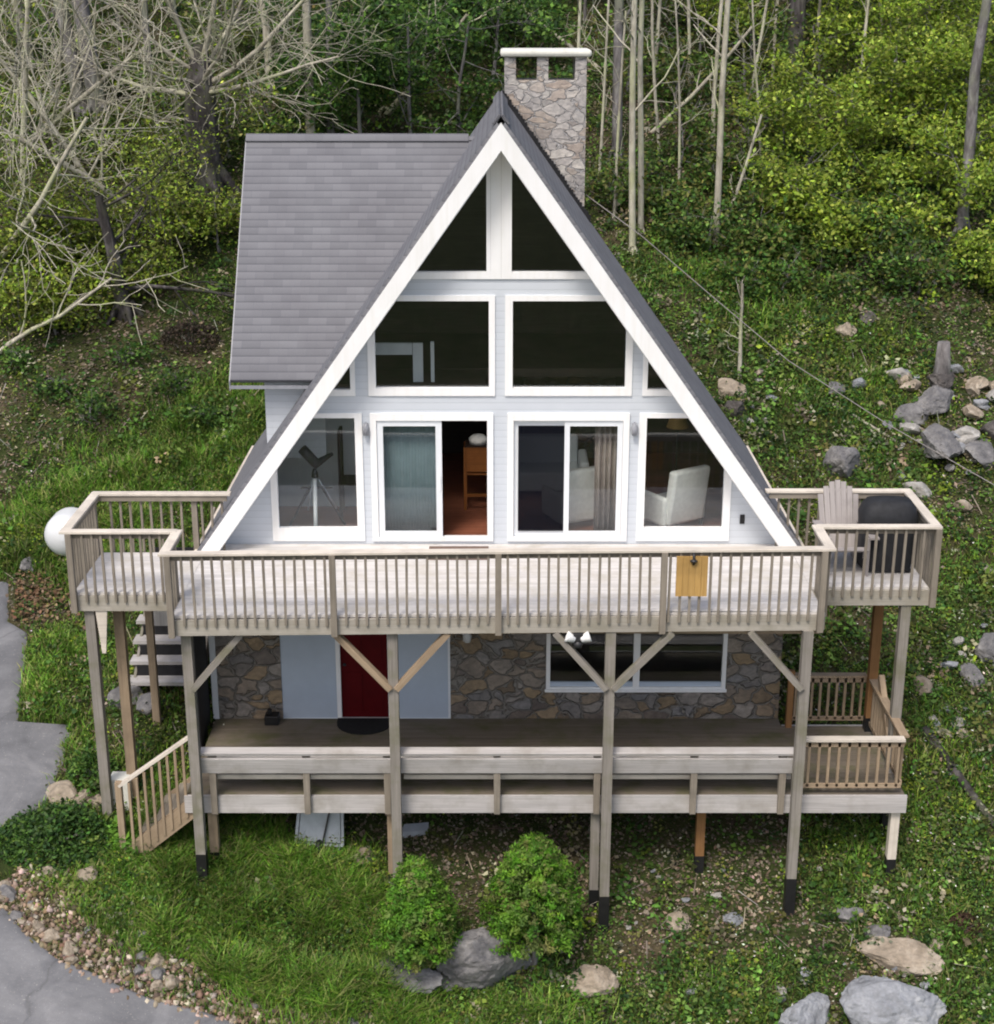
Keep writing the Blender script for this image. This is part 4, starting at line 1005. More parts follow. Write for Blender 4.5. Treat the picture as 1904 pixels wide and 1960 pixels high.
for dx, dy, dz, l_, r_ in ((-1.0, -.5, .35, 3.4, .10), (-.5, -.2, 1.2, 4.2, .10), (.35, -.1, 1.2, 4.8, .11), (.95, -.3, .75, 4.6, .11), (1.1, -.5, .30, 4.2, .10), (.5, -.9, .5, 3.6, .09), (-.3, -1.0, .25, 3.0, .08), (1.0, -.6, -.12, 2.8, .07), (-.9, -.4, .8, 3.6, .08), (.75, .2, 1.1, 4.4, .09)):
    bo.append((top + np.array((0, 0, -.5 * rng.random() + (dz - .5) * .5)), (dx, dy, dz), l_ * 1.0, r_))
bigc = cfg(lv=5, n=(5, 7, 5, 4, 2), t0=(.6, .12, .1, .1, .1), ang=(50, 42, 40, 36, 30), lr=(.5, .5, .55, .55, .5), rr=(.3, .55, .6, .65, .6), up=(.0, .035, .03, .02, .01), wig=(.05, .13, .17, .2, .25), tap=.7, rmin=.008)
t_ = empty('bare_tree', g, 'massive dark furrowed tree with pale bare boughs fanning out beside the dormer', 'tree', 'bare trees left of the house')
mb = MB(); tips = []
mb.tube([g + np.array((0, 0, -.3)), g + np.array((.02, -.05, .5)), g + np.array((.05, -.15, 1.8)), top + np.array((0, 0, -.2)), top + np.array((.05, .1, .7))], [.62, .46, .42, .36, .16], 12, False)
for k in range(6):
    a = k * 1.05; mb.tube([g + np.array((.3 * math.cos(a), .3 * math.sin(a), .7)), g + np.array((1.0 * math.cos(a), 1.0 * math.sin(a), -.15))], [.2, .06], 6, False)
part('trunk', mb, 'bark_dark', t_)
mb = MB(); bcf = cfg(lv=5, n=(5, 7, 4, 3, 2), t0=(.6, .10, .1, .1, .1), ang=(50, 38, 40, 36, 30), lr=(.5, .48, .5, .55, .5), rr=(.3, .42, .5, .6, .6), up=(.0, .03, .03, .02, .01), wig=(.05, .12, .18, .2, .25), tap=.35, rmin=.007)
for b in bo: grow(mb, b[0], b[1], b[2], b[3] * .72, 1, bcf, tips)
part('boughs', mb, 'bark_pale', t_)
tree('bare_tree', G(300, 430), (-.75, -.35, .75), 5.4, .10, bare, 'bark_pale', 'tangled bare tree leaning left above the yellow-green leaves', group='bare trees left of the house')
tree('bare_tree', G(215, 400), (-.55, -.15, .9), 5.4, .085, bare, 'bark_pale', 'twiggy brown bare tree behind the leaning tangled one', group='bare trees left of the house')
tree('bare_tree', G(40, 440), (.15, -.1, 1), 6, .10, bare, 'bark_pale', 'dense bare brush tree against the left edge of the slope', group='bare trees left of the house')
tree('bare_tree', G(-60, 560), (.5, -.3, .55), 5.5, .09, bare, 'bark_pale', 'bare tree reaching pale boughs in from the left edge', group='bare trees left of the house', leaves=900, cols=YG, lsize=.08)
tree('bare_tree', G(-70, 330), (.8, -.35, .45), 6.5, .10, cfg(rmin=.010, lv=4, n=(8, 5, 4, 2), t0=(.2, .2, .1, .1), ang=(45, 42, 40, 34), lr=(.5, .5, .5, .5), rr=(.5, .55, .6, .6), up=(.05, .05, .03, .02), wig=(.12, .16, .2, .24)), 'bark_pale', 'pale arching bare tree sweeping in from the left edge', group='bare trees left of the house')
tree('bare_tree', G(-30, 690), (.75, -.1, .55), 3.6, .06, cfg(rmin=.010, lv=3, n=(6, 4, 3), t0=(.3, .2, .1), ang=(40, 42, 40), lr=(.5, .5, .5), rr=(.55, .55, .6), up=(.04, .05, .03), wig=(.12, .16, .2)), 'bark_pale', 'lowest pale arching bare tree at the left edge', group='bare trees left of the house')
tree('bare_tree', G(240, 606), (-.05, -.1, 1), 2.9, .21, cfg(lv=4, n=(9, 5, 4, 2), t0=(.22, .2, .1, .1), ang=(75, 45, 40, 30), lr=(.95, .5, .5, .5), rr=(.3, .5, .6, .6), up=(0, -.01, .01, 0), wig=(.035, .16, .2, .2)), 'bark_dark', 'dark rooted trunk low on the left slope under yellow-green leaves', group='bare trees left of the house', leaves=7000, cols=YG + OL, lsize=.085, spread=.42)
tree('bare_tree', G(598, 330), (-.01, 0, 1), 9, .13, slim, 'bark_pale', 'thin bare trunk rising behind the left end of the dormer ridge', group='bare trees left of the house')
tree('bare_tree', G(634, 300), (.01, 0, 1), 9, .10, slim, 'bark_grey', 'thinner bare trunk second from the dormer end', group='bare trees left of the house')
tree('bare_tree', G(735, 215), (.55, -.2, .6), 3.6, .09, cfg(lv=3, n=(5, 4, 3), t0=(.3, .2, .1), ang=(45, 40, 40), lr=(.5, .5, .5), rr=(.5, .55, .6)), 'bark_pale', 'pale dead bough tree leaning right above the dormer ridge', group='bare trees left of the house')
for i, (px, py, L, r) in enumerate(((520, 170, 9, .12), (285, 120, 9, .10), (60, 130, 10, .16), (460, 60, 9, .12), (330, 30, 9, .12), (110, 30, 9, .14), (700, 60, 9, .12), (560, 20, 9, .12), (870, 30, 9, .10), (1000, 60, 9, .13))):
    tree('bare_tree', G(px, py), (.06 * rng.normal(), 0, 1), L, r, slim, 'bark_grey' if i % 2 else 'bark_pale', 'slender bare tree standing far back in the woods at the top', group='far bare trees', leaves=500 if i % 3 == 0 else 0, cols=OL, lsize=.10, spread=.5)
# --- pale poles, right of the chimney
pl = [((1212, 482), 10.5, .085, -.03, 'tall pale pole tree with thin side branches nearest the chimney'), ((1228, 445), 10.5, .075, -.01, 'pale pole tree just right of the one nearest the chimney'),
      ((1182, 300), 9, .14, .0, 'thicker grey trunk directly behind the chimney cap'), ((1370, 472), 9.5, .085, .03, 'forked pale pole tree standing alone right of the roof slope'),
      ((1365, 300), 8, .06, -.01, 'thin pale pole tree behind the forked one'), ((1095, 300), 7, .05, .04, 'very thin stem beside the chimney'), ((1415, 722), 2.2, .05, .02, 'short dark stem at the edge of the green slope')]
for (px, py), L, r, ln, lab in pl:
    tree('pole_tree', G(px, py), (ln, 0, 1), L, r, pole, 'bark_pale' if r < .13 else 'bark_grey', lab, group='pole trees right of the chimney')
for i_, (px, py, L_, r_) in enumerate(((1145, 360, 6, .04), (1265, 300, 8, .045), (1300, 380, 5, .035), (1320, 200, 8, .05), (1425, 250, 7, .045), (1460, 330, 5, .035), (1480, 150, 8, .05), (1250, 180, 8, .05), (1175, 420, 5, .04), (1640, 250, 6, .05), (1700, 180, 7, .05), (1560, 120, 7, .05), (1780, 120, 7, .06))):
    tree('pole_tree', G(px, py), (.07 * rng.normal(), 0, 1), L_, r_, pole, 'bark_pale', 'thread-thin bare sapling stem in the woods right of the chimney', group='thin stems right of the chimney')
tree('pole_tree', G(1378, 440), (.35, 0, 1), 3.0, .05, pole, 'bark_pale', 'thin stem leaning right out of the foot of the forked pole tree', group='pole trees right of the chimney')
tree('pole_tree', G(1240, 250), (.75, -.2, .6), 3.8, .06, pole, 'bark_pale', 'thin bare limb tree slanting right across the pole trees', group='pole trees right of the chimney')
tree('pole_tree', G(1160, 130), (-.75, 0, .55), 4.2, .07, pole, 'bark_pale', 'thin bare limb tree slanting left above the chimney cap', group='pole trees right of the chimney')
tree('oak_tree', G(1525, 190), (-.03, 0, 1), 10, .26, slim, 'bark_dark', 'dark thick trunk rising from the yellow-green thicket', group='big trunks on the right slope')
tree('oak_tree', G(1838, 455), (0, 0, 1), 10, .15, slim, 'bark_grey', 'grey thick trunk near the right edge behind leaves', group='big trunks on the right slope')
# --- leafy saplings
sap = cfg(lv=3, n=(9, 4, 2), t0=(.25, .2, .1), ang=(68, 45, 40), lr=(.5, .5, .5), rr=(.4, .5, .6), up=(.02, -.01, 0), wig=(.06, .14, .2), rmin=.006)
def saplings(lst, name, label, group, cols, ls, spread=.36):
    for px, py, h, n in lst:
        tree(name, G(px, py), (.1 * rng.normal(), -.08, 1), h, .02 + .012 * h, sap, 'bark_grey', label, 'sapling', group, int(n * 1.1), cols, ls, spread)
saplings([(1540, 350, 2.4, 2600), (1610, 330, 2.8, 3400), (1690, 300, 2.6, 3200), (1745, 260, 2.8, 3000), (1500, 330, 1.8, 1400), (1560, 440, 1.7, 2200), (1500, 420, 1.5, 1500), (1640, 130, 3.0, 2600), (1760, 150, 3.0, 2600), (1850, 210, 3.0, 2600), (1890, 330, 2.4, 2000), (1860, 480, 2.0, 1800), (1800, 420, 1.8, 1500), (1520, 80, 2.6, 2200), (1570, 200, 2.2, 1600), (1860, 60, 3.0, 2400), (1720, 40, 3.0, 2400), (1600, 30, 3., 2000), (1780, 330, 2., 1800), (1650, 400, 1.5, 1400), (1720, 470, 1.2, 1300), (1590, 500, 1.0, 1100), (1850, 380, 1.8, 1600), (1780, 230, 2.4, 1800), (1440, 130, 2.2, 1400), (1900, 130, 2.6, 1800), (1340, 100, 2.2, 1000), (1880, 560, 1.2, 1200), (1470, 260, 1.5, 1000)],
         'leafy_sapling', 'bright yellow-green young tree in the thicket at the upper right', 'yellow-green saplings upper right', YG + YG[1:], .125, .27)
saplings([(1420, 60, 3, 1800), (1300, 40, 3, 1500), (1250, 120, 2.4, 1100), (1120, 40, 3, 1500), (1430, 200, 2.0, 900), (1300, 330, 1.6, 800), (1180, 400, 1.4, 800), (1260, 420, 1.0, 700), (1330, 440, .9, 700), (1420, 430, 1.0, 800), (1290, 220, 1.6, 900), (1380, 380, 1.2, 800), (1460, 500, .9, 700), (1200, 180, 2, 900), (1440, 300, 1.6, 900)],
         'leafy_sapling', 'olive green young tree between the pale poles right of the chimney', 'olive saplings right of the chimney', OL + MG, .13, .3)
saplings([(700, 330, 3.4, 3800), (790, 320, 3.6, 3800), (880, 300, 3.4, 3400), (760, 130, 3.4, 3400), (860, 100, 3.4, 3400), (680, 150, 3.0, 2400), (940, 160, 3.0, 2800), (640, 60, 3, 1800), (960, 40, 3, 2000), (800, 30, 3.2, 2600)],
         'evergreen_bush', 'dark green bushy young tree behind the dormer ridge', 'dark green bushes behind the dormer', DG + MG, .14, .34)
saplings([(60, 520, 1.6, 2200), (150, 540, 1.8, 2600), (110, 640, 1.2, 1700), (200, 610, 1.1, 1400), (330, 480, 1.6, 2000), (40, 640, 1.2, 1400), (420, 480, 1.4, 1000), (280, 560, 1.0, 1300), (350, 400, 1.5, 1300), (20, 560, 1.5, 1500), (170, 470, 1.6, 1500), (90, 590, 1.3, 1500), (300, 340, 1.4, 900)],
         'leafy_sapling', 'yellow-green leafy young tree low on the left slope', 'yellow-green saplings on the left slope', YG + YG + OL, .11, .3)
saplings([(250, 190, 1.3, 1500), (205, 300, 1.2, 1100), (330, 300, 1.6, 900), (350, 230, 1.6, 800), (70, 290, 1.6, 700), (440, 300, 2.0, 900), (540, 300, 1.6, 1000), (560, 120, 2.4, 900), (30, 150, 2, 700), (430, 120, 2, 700), (230, 60, 2.4, 900), (120, 150, 2, 500)],
         'leafy_sapling', 'fresh green young tree among the bare trunks at the upper left', 'green saplings among bare trunks', YG[1:3] + MG + OL, .13, .3)
lb = [(1250 + 60 * (i % 11) + 26 * rng.normal(), 360 + 62 * (i // 11) + 18 * rng.normal(), .45 + .55 * rng.random(), 520 + 420 * rng.random()) for i in range(44)]
lb = [(a, b, c, d) for a, b, c, d in lb if a > 1190 + .70 * (b - 400) and not (1700 < a and b > 620)]
saplings(lb, 'low_bush', 'low mid-green bush in the undergrowth on the right slope', 'low bushes on the right slope', MG + MG + OL + DG, .115, .26)
saplings([(30 + 75 * i + 20 * rng.normal(), 700 + 55 * (i % 3), .4 + .3 * rng.random(), 420) for i in range(6)], 'low_bush', 'low dark green bush on the shaded slope left of the dormer', 'low bushes on the left slope', DG + MG, .10, .24)
# --- clipped conifers in front of the deck
def conifer(px, py, w, h, label, cols, trunk_h):
    g = ground(px, py); t = empty('conifer_shrub', g, label, 'shrub', 'clipped conifers in front of the deck')
    mb = MB(); mb.tube([g - np.array((0, 0, .2)), g + np.array((.02, 0, trunk_h)), g + np.array((0, .05, h * .7))], [.075, .06, .02], 7)
    for k in range(16):
        a = rng.random() * 6.28; z = trunk_h + rng.random() * (h - trunk_h) * .6; mb.tube([g + np.array((0, 0, z)), g + np.array((math.cos(a) * w * .35, math.sin(a) * w * .35, z + .2))], [.02, .006], 4, False)
    part('trunk', mb, 'bark_grey', t)
    n = 26000; nb = 520; bu = rng.random(nb) ** .8; bt = rng.random(nb) * 6.283
    prof = np.interp(bu, [0, .08, .25, .5, .75, .92, 1], [.62, .95, 1.0, .84, .60, .36, .12]); lump = 1 + .07 * np.sin(bt * 3 + bu * 6 + px) + .055 * rng.normal(size=nb)
    br = w / 2 * prof * np.clip(lump, .6, 1.25)
    tip = g + np.stack([br * np.cos(bt), br * np.sin(bt), trunk_h + bu * (h - trunk_h) * .96], 1)
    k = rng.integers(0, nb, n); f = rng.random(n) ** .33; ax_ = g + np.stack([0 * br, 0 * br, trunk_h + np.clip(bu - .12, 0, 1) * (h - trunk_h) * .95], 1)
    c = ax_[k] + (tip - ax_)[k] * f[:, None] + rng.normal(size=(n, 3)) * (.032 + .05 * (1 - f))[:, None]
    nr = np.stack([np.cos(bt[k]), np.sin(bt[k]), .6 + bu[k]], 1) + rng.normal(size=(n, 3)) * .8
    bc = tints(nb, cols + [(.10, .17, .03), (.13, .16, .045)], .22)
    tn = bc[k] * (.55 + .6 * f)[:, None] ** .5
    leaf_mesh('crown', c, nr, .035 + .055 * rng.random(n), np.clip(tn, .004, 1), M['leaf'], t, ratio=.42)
CG = [(.075, .19, .015), (.10, .235, .018), (.135, .27, .026), (.055, .145, .014)]
conifer(803, 1893, 1.24, 2.3, 'smaller egg-shaped green conifer left of the angular boulder', CG, .66)
conifer(1022, 1848, 1.6, 2.3, 'larger rounded green conifer right of the angular boulder', CG, .48)
# --- mounds and leafy plants
def mound(px, py, w, d, h, n, cols, ls, name, label, cat='shrub'):
    g = ground(px, py); t = empty(name, g, label, cat); th = rng.random(n) * 6.283; u = rng.random(n); rr = np.sqrt(rng.random(n))
    x = g[0] + w / 2 * rr * np.cos(th); y = g[1] + d / 2 * rr * np.sin(th)
    z = T(x, y) + h * np.sqrt(np.clip(1 - rr ** 2, 0, 1)) * (.35 + .65 * u ** .5) * (.15 + 1.1 * fbm(x, y, .38, 2) + .55 * rng.random(n) ** 5)
    mb = MB()
    for k in range(9):
        a = rng.random() * 6.28; mb.tube([g, g + np.array((math.cos(a) * w * .25, math.sin(a) * d * .25, h * .5))], [.02, .006], 4, False)
    part('stems', mb, 'bark_grey', t)
    leaf_mesh('foliage', np.stack([x, y, z], 1), rng.normal(size=(n, 3)) * .7 + np.array((0, -.3, 1)), ls * (.6 + .8 * rng.random(n)), tints(n, cols), M['leaf'], t)
mound(105, 1618, 1.9, 1.0, .50, 4600, MG[:1] + DG + [(.03, .06, .02), (.06, .11, .03)], .075, 'spreading_bush', 'dark green spreading bush beside the driveway')
mound(240, 1622, .55, .4, .55, 420, [(.10, .22, .025), (.13, .26, .03)], .15, 'leafy_plant', 'bright green broad-leaved plant at the foot of the left deck post', 'plant')
mound(1845, 1785, .55, .4, .3, 900, [(.05, .03, .02), (.09, .055, .035)], .06, 'dead_clump', 'dark brown dead clump on the grass at lower right', 'plant')
mound(180, 1490, .9, .6, .5, 1500, DG + MG, .07, 'leafy_plant', 'low green bush between the driveway and the left deck posts', 'plant')
mound(365, 660, 1.3, .8, .6, 1500, [(.035, .03, .02), (.08, .06, .045)], .07, 'dark_mound', 'dark brown leafy mound left of the dormer wall', 'brush')  # low mound of dark brown leaves
mound(1690, 520, 1.3, .8, .5, 1500, [(.03, .027, .022), (.09, .075, .065)], .07, 'dark_mound', 'dark leafy mound standing in for a dark dip high on the right slope', 'brush')  # dark mound added in place of a dark dip in the slope
# --- ground cover
PATCH = [  # px, py, radius m, green, lush(height)
    (520, 1720, 1.6, .9, 1.0), (700, 1800, 1.2, .9, 1.0), (350, 1680, .9, .8, .8), (560, 1860, 1.2, .9, .9), (110, 1270, 1.0, .9, .3), (100, 1420, .5, .5, .4), (430, 820, 1.4, .9, .7), (250, 920, 2.0, .6, .5),
    (60, 1050, 1.2, .6, .5), (1560, 800, 1.6, .8, .5), (1650, 720, 1.4, .8, .5), (1500, 650, 1.5, .6, .5), (1620, 1680, .9, .6, .5), (1760, 1640, 1.0, .9, .6), (1300, 1900, .9, .7, .5), (1450, 1850, .8, .5, .4), (1800, 1450, 1.2, .7, .5), (1850, 1100, 1.5, .5, .5), (1350, 560, 1.5, .5, .4), (1280, 450, 1.4, .6, .5), (1000, 1930, .8, .6, .5), (1860, 1880, .8, .8, .7),
    (1350, 1680, .9, -.7, -.3), (1300, 1750, .6, -.5, -.3), (620, 1640, .7, -.3, -.2), (300, 720, 2.0, -.55, -.2), (120, 800, 2., -.25, -.1), (40, 1150, .7, -.9, -.4), (1470, 1620, .6, -.5, -.3), (1440, 1800, .6, -.4, -.2), (1560, 830, .5, -.6, -.2), (1420, 800, .9, -.6, -.2), (1850, 1000, .9, -.5, -.2), (1760, 520, 1.2, -.5, -.2), (1300, 260, 3., -.25, 0), (950, 1680, 1.2, -.8, -.4), (1250, 640, .9, -.4, -.2), (1820, 700, 1.5, -.3, 0), (1500, 1760, .4, -.5, -.2), (1130, 1700, .5, -.5, -.2), (1230, 1850, .45, -.7, -.2), (1720, 1850, .5, -.6, -.2), (1560, 1790, .4, -.6, -.2), (1390, 1830, .4, -.6, -.2), (720, 1850, .4, -.7, -.3), (1000, 1890, .35, -.6, -.3)]
PG = [(ground(a, b), r, g_, h_) for a, b, r, g_, h_ in PATCH]
def cover(x, y):
    g_ = fbm(x, y, 2.2, 3) * 1.1 - .02; h_ = .35 + .4 * (fbm(x + 50, y, 1.4, 2) - .5)
    for (c, r, dg, dh) in PG:
        w = np.exp(-((x - c[0]) ** 2 + ((y - c[1]) * .85) ** 2) / (r * r)); g_ = g_ + dg * w; h_ = h_ + dh * w
    under = (np.abs(x) < 4.9) & (y > -2.3) & (y < 5.8); g_ = g_ - .9 * under * sstep(y, -2.6, -1.8)
    return np.clip(g_, 0, 1), np.clip(h_, .03, 1.2)
def sample(n, dens):
    """random points on the visible slope, thinned with distance so that they look even in the picture"""
    out = []
    while sum(len(a) for a in out) < n:
        y = -6.2 + 33 * rng.random(n) ** 1.25; w = .36 * (y + 24.17 + 2) + 1.2; x = (rng.random(n) * 2 - 1) * w
        ok = ~((np.abs(x) < 4.8) & (y > -.1) & (y < 5.7)) & ((x > edge_x(y) + .05 * rng.normal(size=n)) | (y > EDGE[0, 1])) & (rng.random(n) < dens(x, y))
        ok &= ~(bank(x, y) & (rng.random(n) < .86))
        out.append(np.stack([x[ok], y[ok]], 1))
    return np.concatenate(out)[:n]
def bank(x, y):
    """True on the bare stony bank beside the lower driveway"""
    d = np.full(np.shape(x), 9.0); E_ = EDGE[EDGE[:, 1] < -3.45][::3]
    m = (y < -2.6) & (x < .5); xm, ym = x[m], y[m]
    if len(xm): d[m] = np.sqrt(((xm[:, None] - E_[None, :, 0]) ** 2 + (ym[:, None] - E_[None, :, 1]) ** 2).min(1))
    return d < .10 + .80 * fbm(x, y, .8, 3)
def far_scale(y): return .75 + .55 * np.clip((y + 5) / 25, 0, 1)
def col_mix(x, y, n):
    """leaf colour drifts between fresh, olive and dark patches of different plants"""
    a = fbm(x + 20, y - 11, 2.6, 3); yb = np.clip((x - 4) / 8, 0, 1) * np.clip((y - 6) / 10, 0, 1) + np.clip((-x - 5) / 6, 0, 1) * np.clip((y - 8) / 6, 0, 1) * .7
    t = np.where((rng.random(n) < np.clip((a - .46) * 4 + yb * .5, 0, 1))[:, None], tints(n, YG[:3] + OL), np.where((rng.random(n) < .5)[:, None], tints(n, MG), tints(n, DG + OL)))
    return t * (.4 + 1.2 * fbm(x, y, .6, 3))[:, None]
def build_cover():
    # broad leaves of weeds and brambles
    P = sample(210000, lambda x, y: np.clip(cover(x, y)[0] * 1.25 - .05, .06, 1)); x, y = P.T; g_, h_ = cover(x, y); n = len(x)
    tuft = vnoise(x, y, .28); z = T(x, y) + (.02 + .30 * h_ * rng.random(n) * tuft * (.4 + 1.2 * g_))
    s = (.035 + .05 * rng.random(n)) * far_scale(y)
    o = leaf_mesh('leafy_ground_cover', np.stack([x, y, z], 1), rng.normal(size=(n, 3)) * .6 + np.array((0, -.35, 1)), s, col_mix(x, y, n), M['leaf'])
    tag(o, 'low green weeds and brambles covering the hillside', 'ground cover', kind='stuff')
    # clumps of broad weeds, low on the right and scattered elsewhere
    Q = sample(9000, lambda x, y: np.clip((.25 + .75 * sstep(x, -1.5, 2.0)) * (.25 + cover(x, y)[0]) * (.35 + 1.1 * fbm(x - 7, y, 1.1, 2)) * np.where(y > 14, .5, 1), 0, 1)); m_ = 13
    cs = far_scale(Q[:, 1]) * (.6 + .9 * rng.random(len(Q)) ** 1.5); ct = (.5 + 1.0 * rng.random((len(Q), 1))) * np.array((1, 1, 1)); off = rng.normal(size=(len(Q), m_, 2)) * (.085 * cs)[:, None, None]
    x = (Q[:, None, 0] + off[:, :, 0]).ravel(); y = (Q[:, None, 1] + off[:, :, 1]).ravel(); n = len(x); z = T(x, y) + .03 + (.20 * rng.random(n) * np.repeat(cs, m_))
    keep = x > edge_x(y) + .08; keep |= y > EDGE[0, 1]; keep &= ~(bank(x, y) & (rng.random(n) < .93)); sp = rng.random(len(Q))
    base_t = np.where((sp < .42)[:, None], tints(len(Q), MG), np.where((sp < .62)[:, None], tints(len(Q), DG), np.where((sp < .80)[:, None], tints(len(Q), OL), np.where((sp < .88)[:, None], tints(len(Q), YG[:3]) * .75, tints(len(Q), [(.26, .25, .16), (.30, .30, .20), (.24, .20, .13)]))))) * ct
    tn = np.repeat(base_t, m_, 0) * (.75 + .5 * rng.random((n, 1))); c = np.stack([x, y, z], 1)
    o = leaf_mesh('weed_clumps', c[keep], (rng.normal(size=(n, 3)) * .5 + np.array((0, -.35, 1)))[keep], ((.055 + .05 * rng.random(n)) * np.repeat(cs, m_))[keep], tn[keep], M['leaf'], ratio=.7)
    tag(o, 'clumps of broad-leaved weeds on the slope', 'weeds', kind='stuff')
    # dry leaves
    P = sample(85000, lambda x, y: np.clip(1.0 - 1.15 * cover(x, y)[0], .05, 1)); x, y = P.T; n = len(x)
    o = leaf_mesh('leaf_litter', np.stack([x, y, T(x, y) + .015 + .03 * rng.random(n)], 1), rng.normal(size=(n, 3)) * .35 + np.array((0, -.2, 1)), (.035 + .09 * rng.random(n) ** 2) * far_scale(y), tints(n, BR, .35) * (.6 + .8 * fbm(x, y, .9, 2))[:, None], M['litter'], ratio=.7)
    tag(o, 'dry brown leaf litter on the hillside', 'leaf litter', kind='stuff')
    # grass blades
    P = sample(120000, lambda x, y: np.clip(cover(x, y)[0] * cover(x, y)[1] * 1.3 - .15, 0, 1) * np.where(y < 12, 1, .25) * (1 - .8 * sstep(x, -.5, 1.8))); x, y = P.T; g_, h_ = cover(x, y); n = len(x)
    b = np.stack([x, y, T(x, y) - .01], 1); L = (.07 + .30 * h_ * rng.random(n)) * (.25 + 1.3 * vnoise(x, y, .45)); an = rng.random(n) * 6.283; ln = .25 + .5 * rng.random(n)
    d1 = np.stack([np.cos(an) * ln * .5, np.sin(an) * ln * .5, np.ones(n)], 1); d2 = np.stack([np.cos(an) * ln * 2, np.sin(an) * ln * 2, np.ones(n) * .7], 1)
    wv = np.stack([np.sin(an), -np.cos(an), np.zeros(n)], 1) * (.009 + .008 * rng.random(n))[:, None] * far_scale(y)[:, None]
    m1 = b + d1 * (L * .55)[:, None]; t = m1 + d2 * (L * .45)[:, None]
    co = np.stack([b - wv, b + wv, m1 + wv * .8, m1 - wv * .8, m1 - wv * .8, m1 + wv * .8, t + wv * .15, t - wv * .15], 1).reshape(-1, 3)
    tn = tints(n, [(.10, .225, .022), (.135, .27, .03), (.07, .16, .018), (.20, .285, .055), (.22, .235, .085)], .22) * (.35 + 1.3 * fbm(x, y, .7, 3))[:, None]
    o = quads('grass', co, np.repeat(tn, 8, 0), M['leaf']); tag(o, 'long green grass growing on the slope', 'grass', kind='stuff')
    c0 = ground(30, 1150); n = 1500; x = c0[0] + .75 * rng.normal(size=n); y = c0[1] + .45 * rng.normal(size=n); k = (x > edge_x(y) + .1); x, y = x[k], y[k]; n = len(x)
    o = leaf_mesh('dead_leaf_drift', np.stack([x, y, T(x, y) + .03 + .10 * rng.random(n)], 1), rng.normal(size=(n, 3)) * .5 + np.array((0, -.3, 1)), .05 + .06 * rng.random(n), tints(n, [(.17, .10, .055), (.13, .08, .045), (.22, .155, .095), (.09, .06, .035), (.06, .08, .02)]), M['litter'], ratio=.7)
    tag(o, 'drift of rusty dead leaves above the driveway', 'leaf litter', kind='stuff')
    # dead twigs
    P = sample(3500, lambda x, y: np.where(y > -1, 1, .3) * np.ones_like(x)); mb_c = []
    x, y = P.T; n = len(x); an = rng.random(n) * 6.283; L = .15 + .5 * rng.random(n) ** 2; z0 = T(x, y) + .05; d = np.stack([np.cos(an), np.sin(an), .5 * np.sin(an) + .15 * rng.normal(size=n)], 1) * L[:, None]; wd = np.stack([-np.sin(an), np.cos(an), np.zeros(n)], 1) * (.006 + .01 * rng.random(n))[:, None]
    c = np.stack([x, y, z0], 1); co = np.stack([c - wd, c + wd, c + d + wd * .5, c + d - wd * .5], 1).reshape(-1, 3)
    o = quads('fallen_twigs', co, np.repeat(tints(n, [(.20, .18, .14), (.13, .11, .09), (.27, .24, .20)]), 4, 0), M['litter']); tag(o, 'pale fallen twigs scattered on the slope', 'twigs', kind='stuff')
    # small white flowers and pale leaves on the right slope
    P = sample(1100, lambda x, y: np.clip(.15 + .9 * (x > 3) * (y < 6), 0, 1)); x, y = P.T; n = len(x)
    o = leaf_mesh('pale_flowers', np.stack([x, y, T(x, y) + .08 + .12 * rng.random(n)], 1), rng.normal(size=(n, 3)) * .3 + np.array((0, -.3, 1)), .03 + .035 * rng.random(n), tints(n, [(.55, .56, .48), (.42, .46, .36), (.6, .58, .52)]), M['litter'])
    tag(o, 'tiny pale blossoms speckling the right-hand weeds', 'blossoms', kind='stuff')
build_cover()
# ------------------------------------------------------------------ rocks
import bmesh
from mathutils import noise as mnoise
def rock_mesh(sx, sy, sz, sub=3, planes=10, seed=0):
    rg = np.random.default_rng(seed); bm = bmesh.new(); bmesh.ops.create_icosphere(bm, subdivisions=sub, radius=1)
    pl_ = [(norm(rg.normal(size=3) * np.array((1, 1, .8))), .52 + .33 * rg.random()) for _ in range(planes)]
    for v in bm.verts:
        p = np.array(v.co)
        for nn, dd in pl_:
            e = float(np.dot(p, nn)) - dd
            if e > 0: p = p - nn * e * .92
        q_ = Vector(p) + Vector((seed * 1.7, seed * .3, 0)); p = p * (1 + .10 * mnoise.fractal(q_ * 2.2, 1.0, 2.0, 5) + .03 * rg.normal() * .3)
        v.co = Vector((p[0] * sx / 2, p[1] * sy / 2, p[2] * sz / 2))
    me = bpy.data.meshes.new('rock'); bm.to_mesh(me); bm.free(); return me
def rock(px, py, w, d, h, m, label, seed, rz=0, name='boulder', sink=.3, group=None, tilt=0):
    g = ground(px, py); me = rock_mesh(w * 1.25, d * 1.25, h * 1.3, 5 if w > .6 else 4, 11, seed); me.materials.append(M[m])
    o = bpy.data.objects.new(name, me); COL.objects.link(o); o.location = (g[0], g[1], g[2] + h * (.5 - sink)); o.rotation_euler = (R(22 + tilt), 0, R(rz))
    return tag(o, label, 'rock', group)
rock(930, 1872, 1.3, .7, 1.05, 'rock', 'big angular dark grey boulder between the two conifers', 3, 15, sink=.12)
rock(760, 1878, 1.35, .55, .35, 'rock', 'flat pale slab below the smaller conifer', 5, -12)
rock(858, 1880, .45, .4, .4, 'rock', 'small grey stone left of the angular boulder', 6, 0)
rock(1128, 1892, .75, .5, .35, 'rock_tan', 'flat tan rock in the grass below the larger conifer', 7, 10)
rock(1695, 1948, 1.4, .9, .8, 'rock_blue', 'largest blue-grey boulder at the lower right corner', 8, 8, sink=.32)
